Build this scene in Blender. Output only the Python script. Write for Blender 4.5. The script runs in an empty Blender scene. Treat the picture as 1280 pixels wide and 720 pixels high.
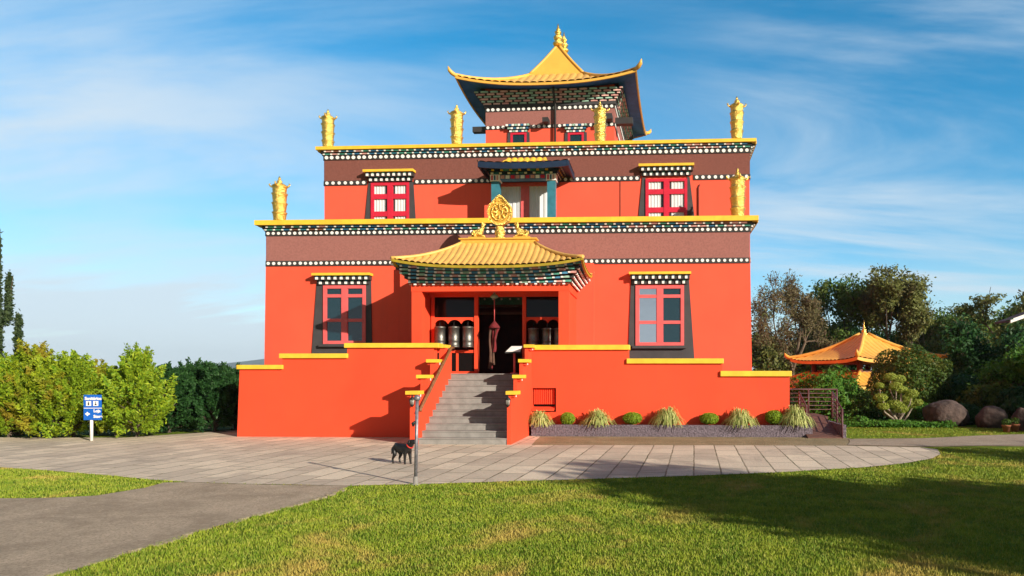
import bpy, math, random
import numpy as np
from mathutils import Vector, Matrix, noise as mnoise

R = math.radians
S = bpy.context.scene
COL = S.collection

# ------------------------------------------------------------------ camera
FPX, PPX, HY, CAMH = 860.0, 783.0, 467.0, 1.7
YAW = R(2.46)
cam_d = bpy.data.cameras.new('camera')
cam_d.sensor_width = 36.0
cam_d.lens = 36.0 * FPX / 1280.0
cam_d.shift_x = (640.0 - PPX) / 1280.0
cam_d.shift_y = (HY - 360.0) / 1280.0
cam_d.clip_start = 0.1
cam_d.clip_end = 20000.0
cam = bpy.data.objects.new('camera', cam_d)
cam.location = (0, 0, CAMH)
cam.rotation_euler = (R(90), 0, YAW)
COL.objects.link(cam)
S.camera = cam

# ------------------------------------------------------------------ sun and sky
SUN_TO = Vector((1.2, -1.0, 0.55)).normalized()
sun_d = bpy.data.lights.new('sun', 'SUN')
sun_d.energy = 5.0
sun_d.angle = R(0.53)
sun_d.color = (1.0, 0.90, 0.76)
sun = bpy.data.objects.new('sun', sun_d)
sun.rotation_euler = SUN_TO.to_track_quat('Z', 'Y').to_euler()
sun.location = (20, -20, 30)
COL.objects.link(sun)
ELEV = math.asin(SUN_TO.z)
AZ = math.atan2(SUN_TO.x, SUN_TO.y)

world = bpy.data.worlds.new('World')
S.world = world
world.use_nodes = True
wn, wl = world.node_tree.nodes, world.node_tree.links
for n in list(wn):
    wn.remove(n)
w_out = wn.new('ShaderNodeOutputWorld')
w_bg = wn.new('ShaderNodeBackground')
w_bg.inputs['Strength'].default_value = 0.108
sky = wn.new('ShaderNodeTexSky')
sky.sky_type = 'NISHITA'
sky.sun_disc = False
sky.sun_elevation = ELEV
sky.sun_rotation = AZ
sky.altitude = 800
sky.air_density = 1.0
sky.dust_density = 0.6
sky.ozone_density = 3.0
hs = wn.new('ShaderNodeHueSaturation')
hs.inputs['Saturation'].default_value = 1.38
hs.inputs['Hue'].default_value = 0.484
hs.inputs['Value'].default_value = 1.17
wl.new(sky.outputs[0], hs.inputs['Color'])


def wmath(op, a, b=None, c=None):
    n = wn.new('ShaderNodeMath')
    n.operation = op
    for i, v in enumerate((a, b, c)):
        if v is None:
            continue
        if isinstance(v, (int, float)):
            n.inputs[i].default_value = v
        else:
            wl.new(v, n.inputs[i])
    return n.outputs[0]


tc = wn.new('ShaderNodeTexCoord')
sep = wn.new('ShaderNodeSeparateXYZ')
wl.new(tc.outputs['Generated'], sep.inputs[0])
zz = wmath('ADD', wmath('MAXIMUM', sep.outputs[2], 0.0), 0.16)
cx = wmath('DIVIDE', sep.outputs[0], zz)
cy = wmath('DIVIDE', sep.outputs[1], zz)
cmb = wn.new('ShaderNodeCombineXYZ')
wl.new(cx, cmb.inputs[0])
wl.new(cy, cmb.inputs[1])


def wnoise(scale, rot, sx, sy, detail, dist, off=0.0):
    mp = wn.new('ShaderNodeMapping')
    mp.inputs['Rotation'].default_value = (0, 0, rot)
    mp.inputs['Scale'].default_value = (sx, sy, 1)
    mp.inputs['Location'].default_value = (off, off * .7, off)
    wl.new(cmb.outputs[0], mp.inputs[0])
    nt = wn.new('ShaderNodeTexNoise')
    nt.inputs['Scale'].default_value = scale
    nt.inputs['Detail'].default_value = detail
    nt.inputs['Roughness'].default_value = 0.58
    nt.inputs['Distortion'].default_value = dist
    wl.new(mp.outputs[0], nt.inputs['Vector'])
    return nt.outputs[0]


def wrange(v, a, b, c, d):
    n = wn.new('ShaderNodeMapRange')
    n.interpolation_type = 'SMOOTHSTEP'
    for i, x in enumerate((v, a, b, c, d)):
        if i == 0:
            wl.new(x, n.inputs[0])
        else:
            n.inputs[i].default_value = x
    return n.outputs[0]


streak = wrange(wnoise(1.15, R(-14), 0.34, 1.15, 9.0, 0.6, 5.7), 0.42, 0.70, 0.0, 1.0)
veil = wrange(wnoise(0.6, R(8), 0.5, 1.2, 6.0, 0.3, 9.4), 0.30, 0.68, 0.0, 1.0)
side = wrange(cx, 0.25, -1.25, 0.0, 1.0)
rside = wrange(cx, -0.1, 0.5, 0.0, 0.75)
hi = wrange(sep.outputs[2], 0.43, 0.20, 0.0, 1.0)
m1 = wmath('MULTIPLY', wmath('MULTIPLY', veil, side), hi)
m2 = wmath('MULTIPLY', streak, wmath('ADD', wmath('MULTIPLY', side, 0.5), wmath('ADD', rside, 0.18)))
lowh = wrange(sep.outputs[2], 0.22, 0.0, 0.0, 0.48)
mask = wmath('MINIMUM', wmath('ADD', wmath('ADD', wmath('MULTIPLY', m1, 0.64), wmath('MULTIPLY', m2, 0.85)), lowh), 0.93)
mix = wn.new('ShaderNodeMix')
mix.data_type = 'RGBA'
wl.new(mask, mix.inputs[0])
wl.new(hs.outputs[0], mix.inputs[6])
mix.inputs[7].default_value = (4.25, 4.95, 5.55, 1)
# unseen sky behind the camera: added tone that dims and neutralises the fill light
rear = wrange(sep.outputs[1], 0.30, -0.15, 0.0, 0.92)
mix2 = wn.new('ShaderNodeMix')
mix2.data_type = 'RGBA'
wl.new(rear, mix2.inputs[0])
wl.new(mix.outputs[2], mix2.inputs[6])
rlow = wrange(sep.outputs[2], 0.22, 0.03, 0.0, 1.0)  # paler band low behind the camera, added for the window reflections
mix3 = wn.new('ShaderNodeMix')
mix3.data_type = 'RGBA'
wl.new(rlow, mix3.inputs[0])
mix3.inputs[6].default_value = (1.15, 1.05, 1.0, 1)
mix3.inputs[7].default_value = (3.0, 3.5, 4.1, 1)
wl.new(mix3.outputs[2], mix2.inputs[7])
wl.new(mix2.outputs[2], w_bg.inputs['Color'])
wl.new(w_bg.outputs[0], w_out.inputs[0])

S.view_settings.view_transform = 'Standard'
S.view_settings.look = 'None'
S.view_settings.exposure = 0.62
S.view_settings.gamma = 1.0
S.view_settings.use_curve_mapping = False
S.render.engine = 'CYCLES'
S.cycles.max_bounces = 8
S.cycles.transparent_max_bounces = 12


# ------------------------------------------------------------------ measuring helpers
def ray(px, py=HY):
    u, v = (px - PPX) / FPX, (HY - py) / FPX
    return (u * math.cos(YAW) - math.sin(YAW), u * math.sin(YAW) + math.cos(YAW), v)


def at(px, py, y):
    r = ray(px, py)
    t = y / r[1]
    return Vector((r[0] * t, y, CAMH + r[2] * t))


def X(px, y):
    return at(px, HY, y).x


def Z(px, py, y):
    return at(px, py, y).z


def gr(px, py, z=0.0):
    r = ray(px, py)
    t = (z - CAMH) / r[2]
    return Vector((r[0] * t, r[1] * t, z))


class Frame:
    """a vertical plane: s along it, o outwards, z up"""
    def __init__(self, ox, oy, ang=0.0):
        self.o = Vector((ox, oy, 0))
        self.e = Vector((math.cos(ang), math.sin(ang), 0))
        self.n = Vector((self.e.y, -self.e.x, 0))

    def pt(self, s, o, z):
        return self.o + self.e * s + self.n * o + Vector((0, 0, z))

    def hit(self, px, py, out=0.0):
        r = Vector(ray(px, py))
        c = Vector((0, 0, CAMH))
        p0 = self.o + self.n * out
        t = (p0 - c).dot(self.n) / r.dot(self.n)
        p = c + r * t
        return (p - self.o).dot(self.e), p.z


# ------------------------------------------------------------------ materials
MAT = {}


def nodes_of(name):
    m = bpy.data.materials.new(name)
    m.use_nodes = True
    nt = m.node_tree
    return m, nt.nodes, nt.links, nt.nodes['Principled BSDF']


def setin(n, key, v):
    if key in n.inputs:
        n.inputs[key].default_value = v


def mixcol(N, L, fac, a, b):
    n = N.new('ShaderNodeMix')
    n.data_type = 'RGBA'
    if isinstance(fac, (int, float)):
        n.inputs[0].default_value = fac
    else:
        L.new(fac, n.inputs[0])
    for i, v in ((6, a), (7, b)):
        if isinstance(v, tuple):
            n.inputs[i].default_value = (*v[:3], 1)
        else:
            L.new(v, n.inputs[i])
    return n.outputs[2]


def noise(N, L, vec, scale, detail=4, rough=.55, dist=0.0):
    n = N.new('ShaderNodeTexNoise')
    n.inputs['Scale'].default_value = scale
    n.inputs['Detail'].default_value = detail
    n.inputs['Roughness'].default_value = rough
    n.inputs['Distortion'].default_value = dist
    if vec is not None:
        L.new(vec, n.inputs['Vector'])
    return n.outputs[0]


def ramp(N, L, v, a, b, c=0.0, d=1.0):
    n = N.new('ShaderNodeMapRange')
    n.interpolation_type = 'SMOOTHSTEP'
    L.new(v, n.inputs[0])
    for i, x in enumerate((a, b, c, d)):
        n.inputs[i + 1].default_value = x
    return n.outputs[0]


def bump(N, L, P, h, strength, dist=0.01):
    b = N.new('ShaderNodeBump')
    b.inputs['Strength'].default_value = strength
    b.inputs['Distance'].default_value = dist
    L.new(h, b.inputs['Height'])
    L.new(b.outputs[0], P.inputs['Normal'])


def M(key, col, rough=.6, metal=0.0, var=.12, vs=2.0, bs=0.0, bst=0.3, spec=.4, dist=0.01, stain=0.0, streak=0.0):
    m, N, L, P = nodes_of(key)
    P.inputs['Roughness'].default_value = rough
    P.inputs['Metallic'].default_value = metal
    setin(P, 'Specular IOR Level', spec)
    g = N.new('ShaderNodeNewGeometry').outputs['Position']
    lo = tuple(c * (1 - var) for c in col)
    hi_ = tuple(min(1, c * (1 + var)) for c in col)
    c = mixcol(N, L, ramp(N, L, noise(N, L, g, vs, 6, .6), .3, .7), lo, hi_)
    if stain:
        c = mixcol(N, L, ramp(N, L, noise(N, L, g, vs * .35, 8, .7, .6), .56, .78, 0, stain), c, tuple(x * .45 for x in col))
    if streak:
        mp = N.new('ShaderNodeMapping')
        mp.inputs['Scale'].default_value = (3.5, 3.5, .16)
        L.new(g, mp.inputs[0])
        c = mixcol(N, L, ramp(N, L, noise(N, L, mp.outputs[0], 2.2, 7, .65), .5, .78, 0, streak), c,
                   tuple(x * .55 + .02 for x in col))
    L.new(c, P.inputs['Base Color'])
    if bs:
        bump(N, L, P, noise(N, L, g, bs, 5, .6), bst, dist)
    MAT[key] = m
    return m


M('mid_red_wall', (.80, .094, .046), .75, var=.06, vs=.6, bs=55, bst=.25, streak=.30, stain=.16, spec=.25)
M('red_wall', (.78, .072, .026), .75, var=.06, vs=.6, bs=55, bst=.25, streak=.30, stain=.16, spec=.25)
M('pale_red_wall', (.80, .102, .055), .75, var=.05, vs=.6, bs=55, bst=.25, streak=.22, spec=.25)
M('maroon_stucco', (.31, .130, .112), .9, var=.12, vs=20, bs=60, bst=.6, spec=.15, dist=.02, streak=.12)
M('brown_stucco', (.20, .075, .060), .9, var=.12, vs=20, bs=60, bst=.6, spec=.15, dist=.02, streak=.12)
M('yellow_paint', (.80, .50, .04), .5, var=.10, vs=3, stain=.28, streak=.28)
M('roof_gold', (.68, .385, .098), .5, metal=.0, var=.09, vs=3, streak=.12, spec=.5)
M('roof_gold_smooth', (.74, .40, .065), .45, metal=.0, var=.05, vs=2, spec=.5)
M('gold_leaf', (.90, .58, .14), .27, metal=.88, var=.16, vs=12, bs=26, bst=1.0, dist=.035)
M('gold_paint', (.80, .46, .07), .42, metal=.25, var=.08, vs=9, bs=60, bst=.3)
M('orange_roof', (.74, .395, .07), .5, var=.1, vs=3, stain=.15)
M('dark_trim', (.035, .032, .032), .6, var=.15, vs=4)
M('grey_surround', (.050, .047, .050), .7, var=.12, vs=3, bs=60)
M('white_paint', (.82, .80, .76), .55, var=.05, vs=6)
M('blue_paint', (.03, .13, .25), .5, var=.2, vs=6)
M('deep_blue', (.03, .12, .36), .55, var=.2, vs=3)
M('tower_pink', (.74, .44, .39), .6, var=.1, vs=6)
M('tower_green', (.36, .58, .46), .6, var=.1, vs=6)
M('bracket_blue', (.06, .22, .36), .55, var=.2, vs=6)
M('bracket_green', (.09, .33, .25), .55, var=.2, vs=6)
M('shaded_yellow', (.36, .26, .02), .5, var=.15, vs=4)  # yellow trim darkened towards olive: shade under the eave put in the colour
M('navy', (.008, .022, .055), .5, var=.2, vs=4)
M('teal_paint', (.03, .16, .22), .5, var=.15, vs=5)
M('green_paint', (.05, .24, .17), .5, var=.25, vs=6)
M('pink_paint', (.60, .30, .27), .55, var=.15, vs=6)
M('brown_paint', (.17, .062, .035), .6, var=.2, vs=6)
M('pale_green', (.30, .46, .36), .55, var=.15, vs=6)
M('window_red', (.56, .018, .045), .4, var=.08, vs=5)
M('window_pink', (.70, .115, .115), .45, var=.08, vs=5)
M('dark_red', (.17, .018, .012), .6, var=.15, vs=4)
M('concrete_step', (.255, .24, .222), .85, var=.14, vs=5, bs=60, bst=.35, stain=.35)
M('dark_joint', (.06, .058, .055), .9)
M('terrace_tile', (.30, .22, .18), .7, var=.12, vs=3)
M('wood_rail', (.20, .085, .035), .5, var=.25, vs=12)
M('silver', (.17, .17, .155), .45, metal=.85, var=.2, vs=14, bs=40, bst=.4)
M('black_metal', (.012, .012, .012), .45, var=.1)
M('grey_metal', (.22, .21, .23), .45, metal=.5, var=.25, vs=25)
M('planter_stone', (.155, .125, .150), .9, var=.4, vs=22, bs=24, bst=1.0, dist=.06)
M('soil', (.05, .035, .022), .95, var=.3, vs=10, bs=30, bst=.8)
M('ramp_deck', (.125, .055, .040), .7, var=.25, vs=8)
M('rail_metal', (.105, .040, .046), .5, var=.2, vs=8)
M('curtain', (.74, .75, .76), .9, var=.04)
M('cloth_tan', (.09, .045, .03), .9, var=.3, vs=9)
M('cloth_red', (.14, .012, .016), .9, var=.3, vs=9)
M('sign_blue', (.008, .115, .50), .4, var=.04)
M('terracotta', (.32, .11, .05), .8, var=.2, vs=9)
M('cream_wall', (.62, .58, .50), .8, var=.05)
M('house_roof', (.12, .06, .05), .8, var=.2)
M('dog_coat', (.010, .009, .009), .42, var=.3, vs=12)
M('collar_red', (.50, .03, .02), .5)
M('bark', (.10, .075, .055), .95, var=.35, vs=6, bs=20, bst=.8, dist=.03)
M('pale_bark', (.30, .25, .19), .9, var=.3, vs=6, bs=20, bst=.8, dist=.03)
M('twig_brown', (.125, .085, .055), .9, var=.3, vs=4)
M('boulder_stone', (.075, .050, .042), .9, var=.45, vs=4.5, bs=9, bst=.9, dist=.05, stain=.6)
M('lamp_glass', (.30, .29, .25), .2)


def glass_mat(key, tint, refl, rough=.01, alpha_dark=None):
    m, N, L, P = nodes_of(key)
    out = [n for n in N if n.type == 'OUTPUT_MATERIAL'][0]
    g = N.new('ShaderNodeBsdfGlossy')
    g.inputs['Roughness'].default_value = rough
    if alpha_dark:
        base = N.new('ShaderNodeBsdfDiffuse')
        base.inputs['Color'].default_value = (*alpha_dark, 1)
    else:
        base = N.new('ShaderNodeBsdfTransparent')
        base.inputs['Color'].default_value = (*tint, 1)
    fr = N.new('ShaderNodeFresnel')
    fr.inputs['IOR'].default_value = 1.5
    ad = N.new('ShaderNodeMath')
    ad.operation = 'ADD'
    L.new(fr.outputs[0], ad.inputs[0])
    ad.inputs[1].default_value = refl
    mx = N.new('ShaderNodeMixShader')
    if alpha_dark or False:
        L.new(ad.outputs[0], mx.inputs[0])
    else:
        mx.inputs[0].default_value = .07
    L.new(base.outputs[0], mx.inputs[1])
    L.new(g.outputs[0], mx.inputs[2])
    nz = noise(N, L, N.new('ShaderNodeNewGeometry').outputs['Position'], 1.6, 2)
    b = N.new('ShaderNodeBump')
    b.inputs['Strength'].default_value = .12
    b.inputs['Distance'].default_value = .03
    L.new(nz, b.inputs['Height'])
    L.new(b.outputs[0], g.inputs['Normal'])
    L.new(mx.outputs[0], out.inputs[0])
    MAT[key] = m


glass_mat('window_glass', (.97, .98, .98), -.02)
glass_mat('dark_glass', (1, 1, 1), .05, alpha_dark=(.006, .030, .042))
glass_mat('black_glass', (1, 1, 1), -.02, alpha_dark=(.008, .008, .008))
glass_mat('mirror_glass', (1, 1, 1), .80, alpha_dark=(.05, .06, .07))


def leaf_mat(key, a, b, c=None, trans=.35):
    """leaf colours vary leaf by leaf and in soft clumps"""
    m, N, L, P = nodes_of(key)
    geo = N.new('ShaderNodeNewGeometry')
    rnd = geo.outputs['Random Per Island']
    col = mixcol(N, L, rnd, a, b)
    if c:
        col = mixcol(N, L, ramp(N, L, noise(N, L, geo.outputs['Position'], 1.1, 3), .5, .68, 0, .85), col, c)
    P.inputs['Roughness'].default_value = .55
    setin(P, 'Specular IOR Level', .25)
    L.new(col, P.inputs['Base Color'])
    tr = N.new('ShaderNodeBsdfTranslucent')
    L.new(col, tr.inputs['Color'])
    out = [n for n in N if n.type == 'OUTPUT_MATERIAL'][0]
    mx = N.new('ShaderNodeMixShader')
    mx.inputs[0].default_value = trans
    L.new(P.outputs[0], mx.inputs[1])
    L.new(tr.outputs[0], mx.inputs[2])
    L.new(mx.outputs[0], out.inputs[0])
    MAT[key] = m


leaf_mat('leaf_gold', (.14, .24, .014), (.38, .45, .020), (.34, .25, .025))
leaf_mat('leaf_lime', (.12, .26, .015), (.38, .47, .025), (.24, .36, .02))
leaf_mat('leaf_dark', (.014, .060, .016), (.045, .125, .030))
leaf_mat('leaf_mid', (.055, .12, .020), (.14, .21, .038), (.10, .11, .03))
leaf_mat('leaf_olive', (.10, .125, .032), (.24, .25, .07), (.14, .11, .05))
leaf_mat('leaf_bright', (.05, .16, .016), (.12, .26, .03))
leaf_mat('leaf_bush', (.036, .092, .014), (.105, .16, .020), (.14, .13, .02))
leaf_mat('leaf_ball', (.15, .27, .014), (.30, .42, .03))
leaf_mat('leaf_topiary', (.22, .30, .035), (.44, .48, .09))
leaf_mat('leaf_brown', (.12, .105, .05), (.24, .20, .09), (.13, .16, .05))
leaf_mat('leaf_cypress', (.030, .060, .025), (.075, .11, .04))
leaf_mat('blade_variegated', (.20, .30, .06), (.66, .64, .26), trans=.25)


def grass_colour(N, L):
    g = N.new('ShaderNodeNewGeometry').outputs['Position']
    c = mixcol(N, L, ramp(N, L, noise(N, L, g, 2.2, 8, .7), .36, .68), (.115, .205, .012), (.255, .325, .022))
    c = mixcol(N, L, ramp(N, L, noise(N, L, g, .55, 9, .72, .8),     .50, .66, 0, .8), c, (.50, .33, .09))
    c = mixcol(N, L, ramp(N, L, noise(N, L, g, .9, 7, .7, .4), .58, .72, 0, .7), c, (.07, .145, .010))
    return c, g


m, N, L, P = nodes_of('grass_ground')
c, g = grass_colour(N, L)
c = mixcol(N, L, ramp(N, L, noise(N, L, g, 45, 6, .75), .42, .66, 0, .55), c, (.035, .055, .006))
L.new(c, P.inputs['Base Color'])
P.inputs['Roughness'].default_value = .9
setin(P, 'Specular IOR Level', .1)
bump(N, L, P, noise(N, L, g, 60, 8, .75), 1.0, .05)
MAT['grass_ground'] = m

m, N, L, P = nodes_of('grass_blades')
c, g = grass_colour(N, L)
rp = N.new('ShaderNodeNewGeometry').outputs['Random Per Island']
c = mixcol(N, L, ramp(N, L, rp, .35, 1.0, 0, .55), c, (.42, .38, .08))
L.new(c, P.inputs['Base Color'])
P.inputs['Roughness'].default_value = .6
setin(P, 'Specular IOR Level', .2)
MAT['grass_blades'] = m

# paving: stone slabs with dark, partly grassy joints
m, N, L, P = nodes_of('plaza_paving')
g = N.new('ShaderNodeNewGeometry').outputs['Position']
mp = N.new('ShaderNodeMapping')
mp.inputs['Rotation'].default_value = (0, 0, R(3.2 + 90))
L.new(g, mp.inputs[0])
wob = N.new('ShaderNodeVectorMath')
wob.operation = 'ADD'
nv = N.new('ShaderNodeTexNoise')
nv.inputs['Scale'].default_value = 3.0
L.new(g, nv.inputs['Vector'])
sc = N.new('ShaderNodeVectorMath')
sc.operation = 'SCALE'
sc.inputs['Scale'].default_value = .03
L.new(nv.outputs['Color'], sc.inputs[0])
L.new(mp.outputs[0], wob.inputs[0])
L.new(sc.outputs[0], wob.inputs[1])
br = N.new('ShaderNodeTexBrick')
br.offset = .37
br.inputs['Scale'].default_value = 1.0
br.inputs['Brick Width'].default_value = .95
br.inputs['Row Height'].default_value = .47
br.inputs['Mortar Size'].default_value = .016
br.inputs['Mortar Smooth'].default_value = .25
br.inputs['Bias'].default_value = 0
br.inputs['Color1'].default_value = (.74, .615, .46, 1)
br.inputs['Color2'].default_value = (.48, .395, .30, 1)
br.inputs['Mortar'].default_value = (.13, .115, .06, 1)
L.new(wob.outputs[0], br.inputs['Vector'])
c = mixcol(N, L, ramp(N, L, noise(N, L, g, 1.4, 8, .7), .4, .72, 0, .55), br.outputs['Color'], (.68, .56, .43))
c = mixcol(N, L, ramp(N, L, noise(N, L, g, .6, 9, .75, 1.0), .46, .68, 0, .65), c, (.33, .27, .21))
c = mixcol(N, L, ramp(N, L, noise(N, L, g, 20, 6, .8), .48, .70, 0, .5), c, (.25, .205, .16))
L.new(c, P.inputs['Base Color'])
P.inputs['Roughness'].default_value = .85
hgt = N.new('ShaderNodeMath')
hgt.operation = 'ADD'
L.new(noise(N, L, g, 18, 6, .7), hgt.inputs[0])
mu = N.new('ShaderNodeMath')
mu.operation = 'MULTIPLY'
mu.inputs[1].default_value = -1.5
L.new(br.outputs['Fac'], mu.inputs[0])
L.new(mu.outputs[0], hgt.inputs[1])
bump(N, L, P, hgt.outputs[0], .7, .012)
MAT['plaza_paving'] = m


def ground_mat(key, a, b, c_, fine):
    m, N, L, P = nodes_of(key)
    g = N.new('ShaderNodeNewGeometry').outputs['Position']
    c = mixcol(N, L, ramp(N, L, noise(N, L, g, 1.1, 9, .7, .5), .35, .7), a, b)
    c = mixcol(N, L, ramp(N, L, noise(N, L, g, fine, 6, .8), .46, .62, 0, .75), c, c_)
    c = mixcol(N, L, ramp(N, L, noise(N, L, g, fine * .3, 5, .8), .52, .7, 0, .45), c, tuple(min(.9, x * 1.35) for x in b))
    L.new(c, P.inputs['Base Color'])
    P.inputs['Roughness'].default_value = .92
    bump(N, L, P, noise(N, L, g, fine, 8, .75), 1.0, .05)
    MAT[key] = m


ground_mat('asphalt_old', (.38, .295, .205), (.62, .49, .355), (.25, .19, .13), 34)
ground_mat('worn_earth', (.25, .19, .10), (.40, .31, .18), (.15, .13, .05), 20)
ground_mat('path_paving', (.36, .285, .21), (.47, .38, .285), (.24, .19, .14), 30)
ground_mat('stone_edge', (.40, .33, .22), (.50, .42, .28), (.25, .2, .12), 20)
ground_mat('hill_forest', (.030, .060, .050), (.05, .08, .065), (.02, .04, .035), .02)

hm = bpy.data.materials.new('haze')
hm.use_nodes = True
for n_ in list(hm.node_tree.nodes):
    if n_.type == 'BSDF_PRINCIPLED':
        hm.node_tree.nodes.remove(n_)
pv = hm.node_tree.nodes.new('ShaderNodeVolumePrincipled')
pv.inputs['Color'].default_value = (.70, .86, 1.0, 1)
pv.inputs['Density'].default_value = .00013
hm.node_tree.links.new(pv.outputs[0], [n_ for n_ in hm.node_tree.nodes if n_.type == 'OUTPUT_MATERIAL'][0].inputs['Volume'])
MAT['haze'] = hm

# ------------------------------------------------------------------ mesh helpers
W = {}


class MB:
    def __init__(self):
        self.v, self.f, self.m, self.sm = [], [], [], []

    def face(self, pts, mat, smooth=False):
        i = len(self.v)
        self.v += [tuple(p) for p in pts]
        self.f.append(tuple(range(i, i + len(pts))))
        self.m.append(mat)
        self.sm.append(smooth)

    def hexa(self, p, mat):
        i = len(self.v)
        self.v += [tuple(q) for q in p]
        for a in ((0, 3, 2, 1), (4, 5, 6, 7), (0, 1, 5, 4), (1, 2, 6, 5), (2, 3, 7, 6), (3, 0, 4, 7)):
            self.f.append(tuple(i + k for k in a))
            self.m.append(mat)
            self.sm.append(False)

    def box(self, x0, x1, y0, y1, z0, z1, mat):
        self.hexa([(x0, y0, z0), (x1, y0, z0), (x1, y1, z0), (x0, y1, z0),
                   (x0, y0, z1), (x1, y0, z1), (x1, y1, z1), (x0, y1, z1)], mat)

    def fbox(self, F, s0, s1, o0, o1, z0, z1, mat):
        """box in a frame; o1 is the outer face"""
        self.hexa([F.pt(s0, o1, z0), F.pt(s1, o1, z0), F.pt(s1, o0, z0), F.pt(s0, o0, z0),
                   F.pt(s0, o1, z1), F.pt(s1, o1, z1), F.pt(s1, o0, z1), F.pt(s0, o0, z1)], mat)

    def fprism(self, F, poly, o0, o1, mat):
        """polygon (s, z) anticlockwise, extruded from o0 out to o1"""
        n = len(poly)
        i = len(self.v)
        self.v += [tuple(F.pt(s, o1, z)) for s, z in poly] + [tuple(F.pt(s, o0, z)) for s, z in poly]
        self.f.append(tuple(range(i, i + n)))
        self.f.append(tuple(range(i + 2 * n - 1, i + n - 1, -1)))
        for k in range(n):
            j = (k + 1) % n
            self.f.append((i + k, i + n + k, i + n + j, i + j))
        self.m += [mat] * (n + 2)
        self.sm += [False] * (n + 2)

    def fdisc(self, F, s, z, r, o0, o1, mat, n=10):
        self.fprism(F, [(s + r * math.cos(2 * math.pi * k / n), z + r * math.sin(2 * math.pi * k / n)) for k in range(n)], o0, o1, mat)

    def tube(self, pts, rad, mat, n=8, caps=True):
        pts = [Vector(p) for p in pts]
        if not hasattr(rad, '__len__'):
            rad = [rad] * len(pts)
        base = len(self.v)
        up = None
        for k, p in enumerate(pts):
            d = (pts[min(k + 1, len(pts) - 1)] - pts[max(k - 1, 0)]).normalized()
            if up is None:
                up = Vector((0, 0, 1)) if abs(d.z) < .9 else Vector((1, 0, 0))
            a = d.cross(up).normalized()
            b = d.cross(a).normalized()
            up = -b if abs(b.dot(d)) < .9 else up
            up = a.cross(d)
            for j in range(n):
                t = 2 * math.pi * j / n
                self.v.append(tuple(p + (a * math.cos(t) + b * math.sin(t)) * rad[k]))
        for k in range(len(pts) - 1):
            for j in range(n):
                j2 = (j + 1) % n
                self.f.append((base + k * n + j, base + k * n + j2, base + (k + 1) * n + j2, base + (k + 1) * n + j))
                self.m.append(mat)
                self.sm.append(True)
        if caps:
            self.f.append(tuple(base + j for j in range(n - 1, -1, -1)))
            self.f.append(tuple(base + (len(pts) - 1) * n + j for j in range(n)))
            self.m += [mat, mat]
            self.sm += [False, False]

    def lathe(self, c, prof, mat, n=16, smooth=True):
        """prof: (radius, z) from the bottom up"""
        base = len(self.v)
        for r, z in prof:
            for j in range(n):
                t = 2 * math.pi * j / n
                self.v.append((c[0] + r * math.cos(t), c[1] + r * math.sin(t), c[2] + z))
        for k in range(len(prof) - 1):
            for j in range(n):
                j2 = (j + 1) % n
                self.f.append((base + k * n + j, base + k * n + j2, base + (k + 1) * n + j2, base + (k + 1) * n + j))
                self.m.append(mat)
                self.sm.append(smooth)
        self.f.append(tuple(base + j for j in range(n - 1, -1, -1)))
        self.f.append(tuple(base + (len(prof) - 1) * n + j for j in range(n)))
        self.m += [mat, mat]
        self.sm += [False, False]

    def grid(self, rows, mat, smooth=True):
        base = len(self.v)
        nc = len(rows[0])
        for r in rows:
            self.v += [tuple(p) for p in r]
        for i in range(len(rows) - 1):
            for j in range(nc - 1):
                self.f.append((base + i * nc + j, base + i * nc + j + 1, base + (i + 1) * nc + j + 1, base + (i + 1) * nc + j))
                self.m.append(mat)
                self.sm.append(smooth)

    def build(self, name, parent=None, loc=None):
        mats = sorted(set(self.m))
        me = bpy.data.meshes.new(name)
        v = np.array(self.v, dtype=float)
        if parent is not None:
            Mi = np.array(W[parent].inverted())
            v = v @ Mi[:3, :3].T + Mi[:3, 3]
        elif loc is not None:
            v = v - np.array(loc)
        me.from_pydata(v.tolist(), [], self.f)
        for k in mats:
            me.materials.append(MAT[k])
        idx = {k: i for i, k in enumerate(mats)}
        me.polygons.foreach_set('material_index', [idx[k] for k in self.m])
        me.polygons.foreach_set('use_smooth', self.sm)
        me.update()
        o = bpy.data.objects.new(name, me)
        COL.objects.link(o)
        if parent is not None:
            o.parent = parent
            W[o] = W[parent]
        else:
            o.location = loc or (0, 0, 0)
            W[o] = Matrix.Translation(loc or (0, 0, 0))
        return o


def tag(o, label=None, cat=None, group=None, kind=None):
    if label:
        o['label'] = label
    if cat:
        o['category'] = cat
    if group:
        o['group'] = group
    if kind:
        o['kind'] = kind
    return o


def thing(name, label, cat, loc=(0, 0, 0), rz=0.0, group=None):
    o = bpy.data.objects.new(name, None)
    o.empty_display_size = .3
    COL.objects.link(o)
    o.location = loc
    o.rotation_euler = (0, 0, rz)
    W[o] = Matrix.Translation(loc) @ Matrix.Rotation(rz, 4, 'Z')
    return tag(o, label, cat, group)


def kids(o):
    return [c for c in COL.objects if c.parent == o]


def dup(root, loc, rz, label, scale=None):
    r = root.copy()
    COL.objects.link(r)
    r.location = loc
    r.rotation_euler = (0, 0, rz)
    if scale:
        r.scale = scale
    r['label'] = label
    W[r] = Matrix.Translation(loc) @ Matrix.Rotation(rz, 4, 'Z')
    for ch in kids(root):
        c = ch.copy()
        COL.objects.link(c)
        c.parent = r
        for g2 in kids(ch):
            d = g2.copy()
            COL.objects.link(d)
            d.parent = c
    return r


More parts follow.
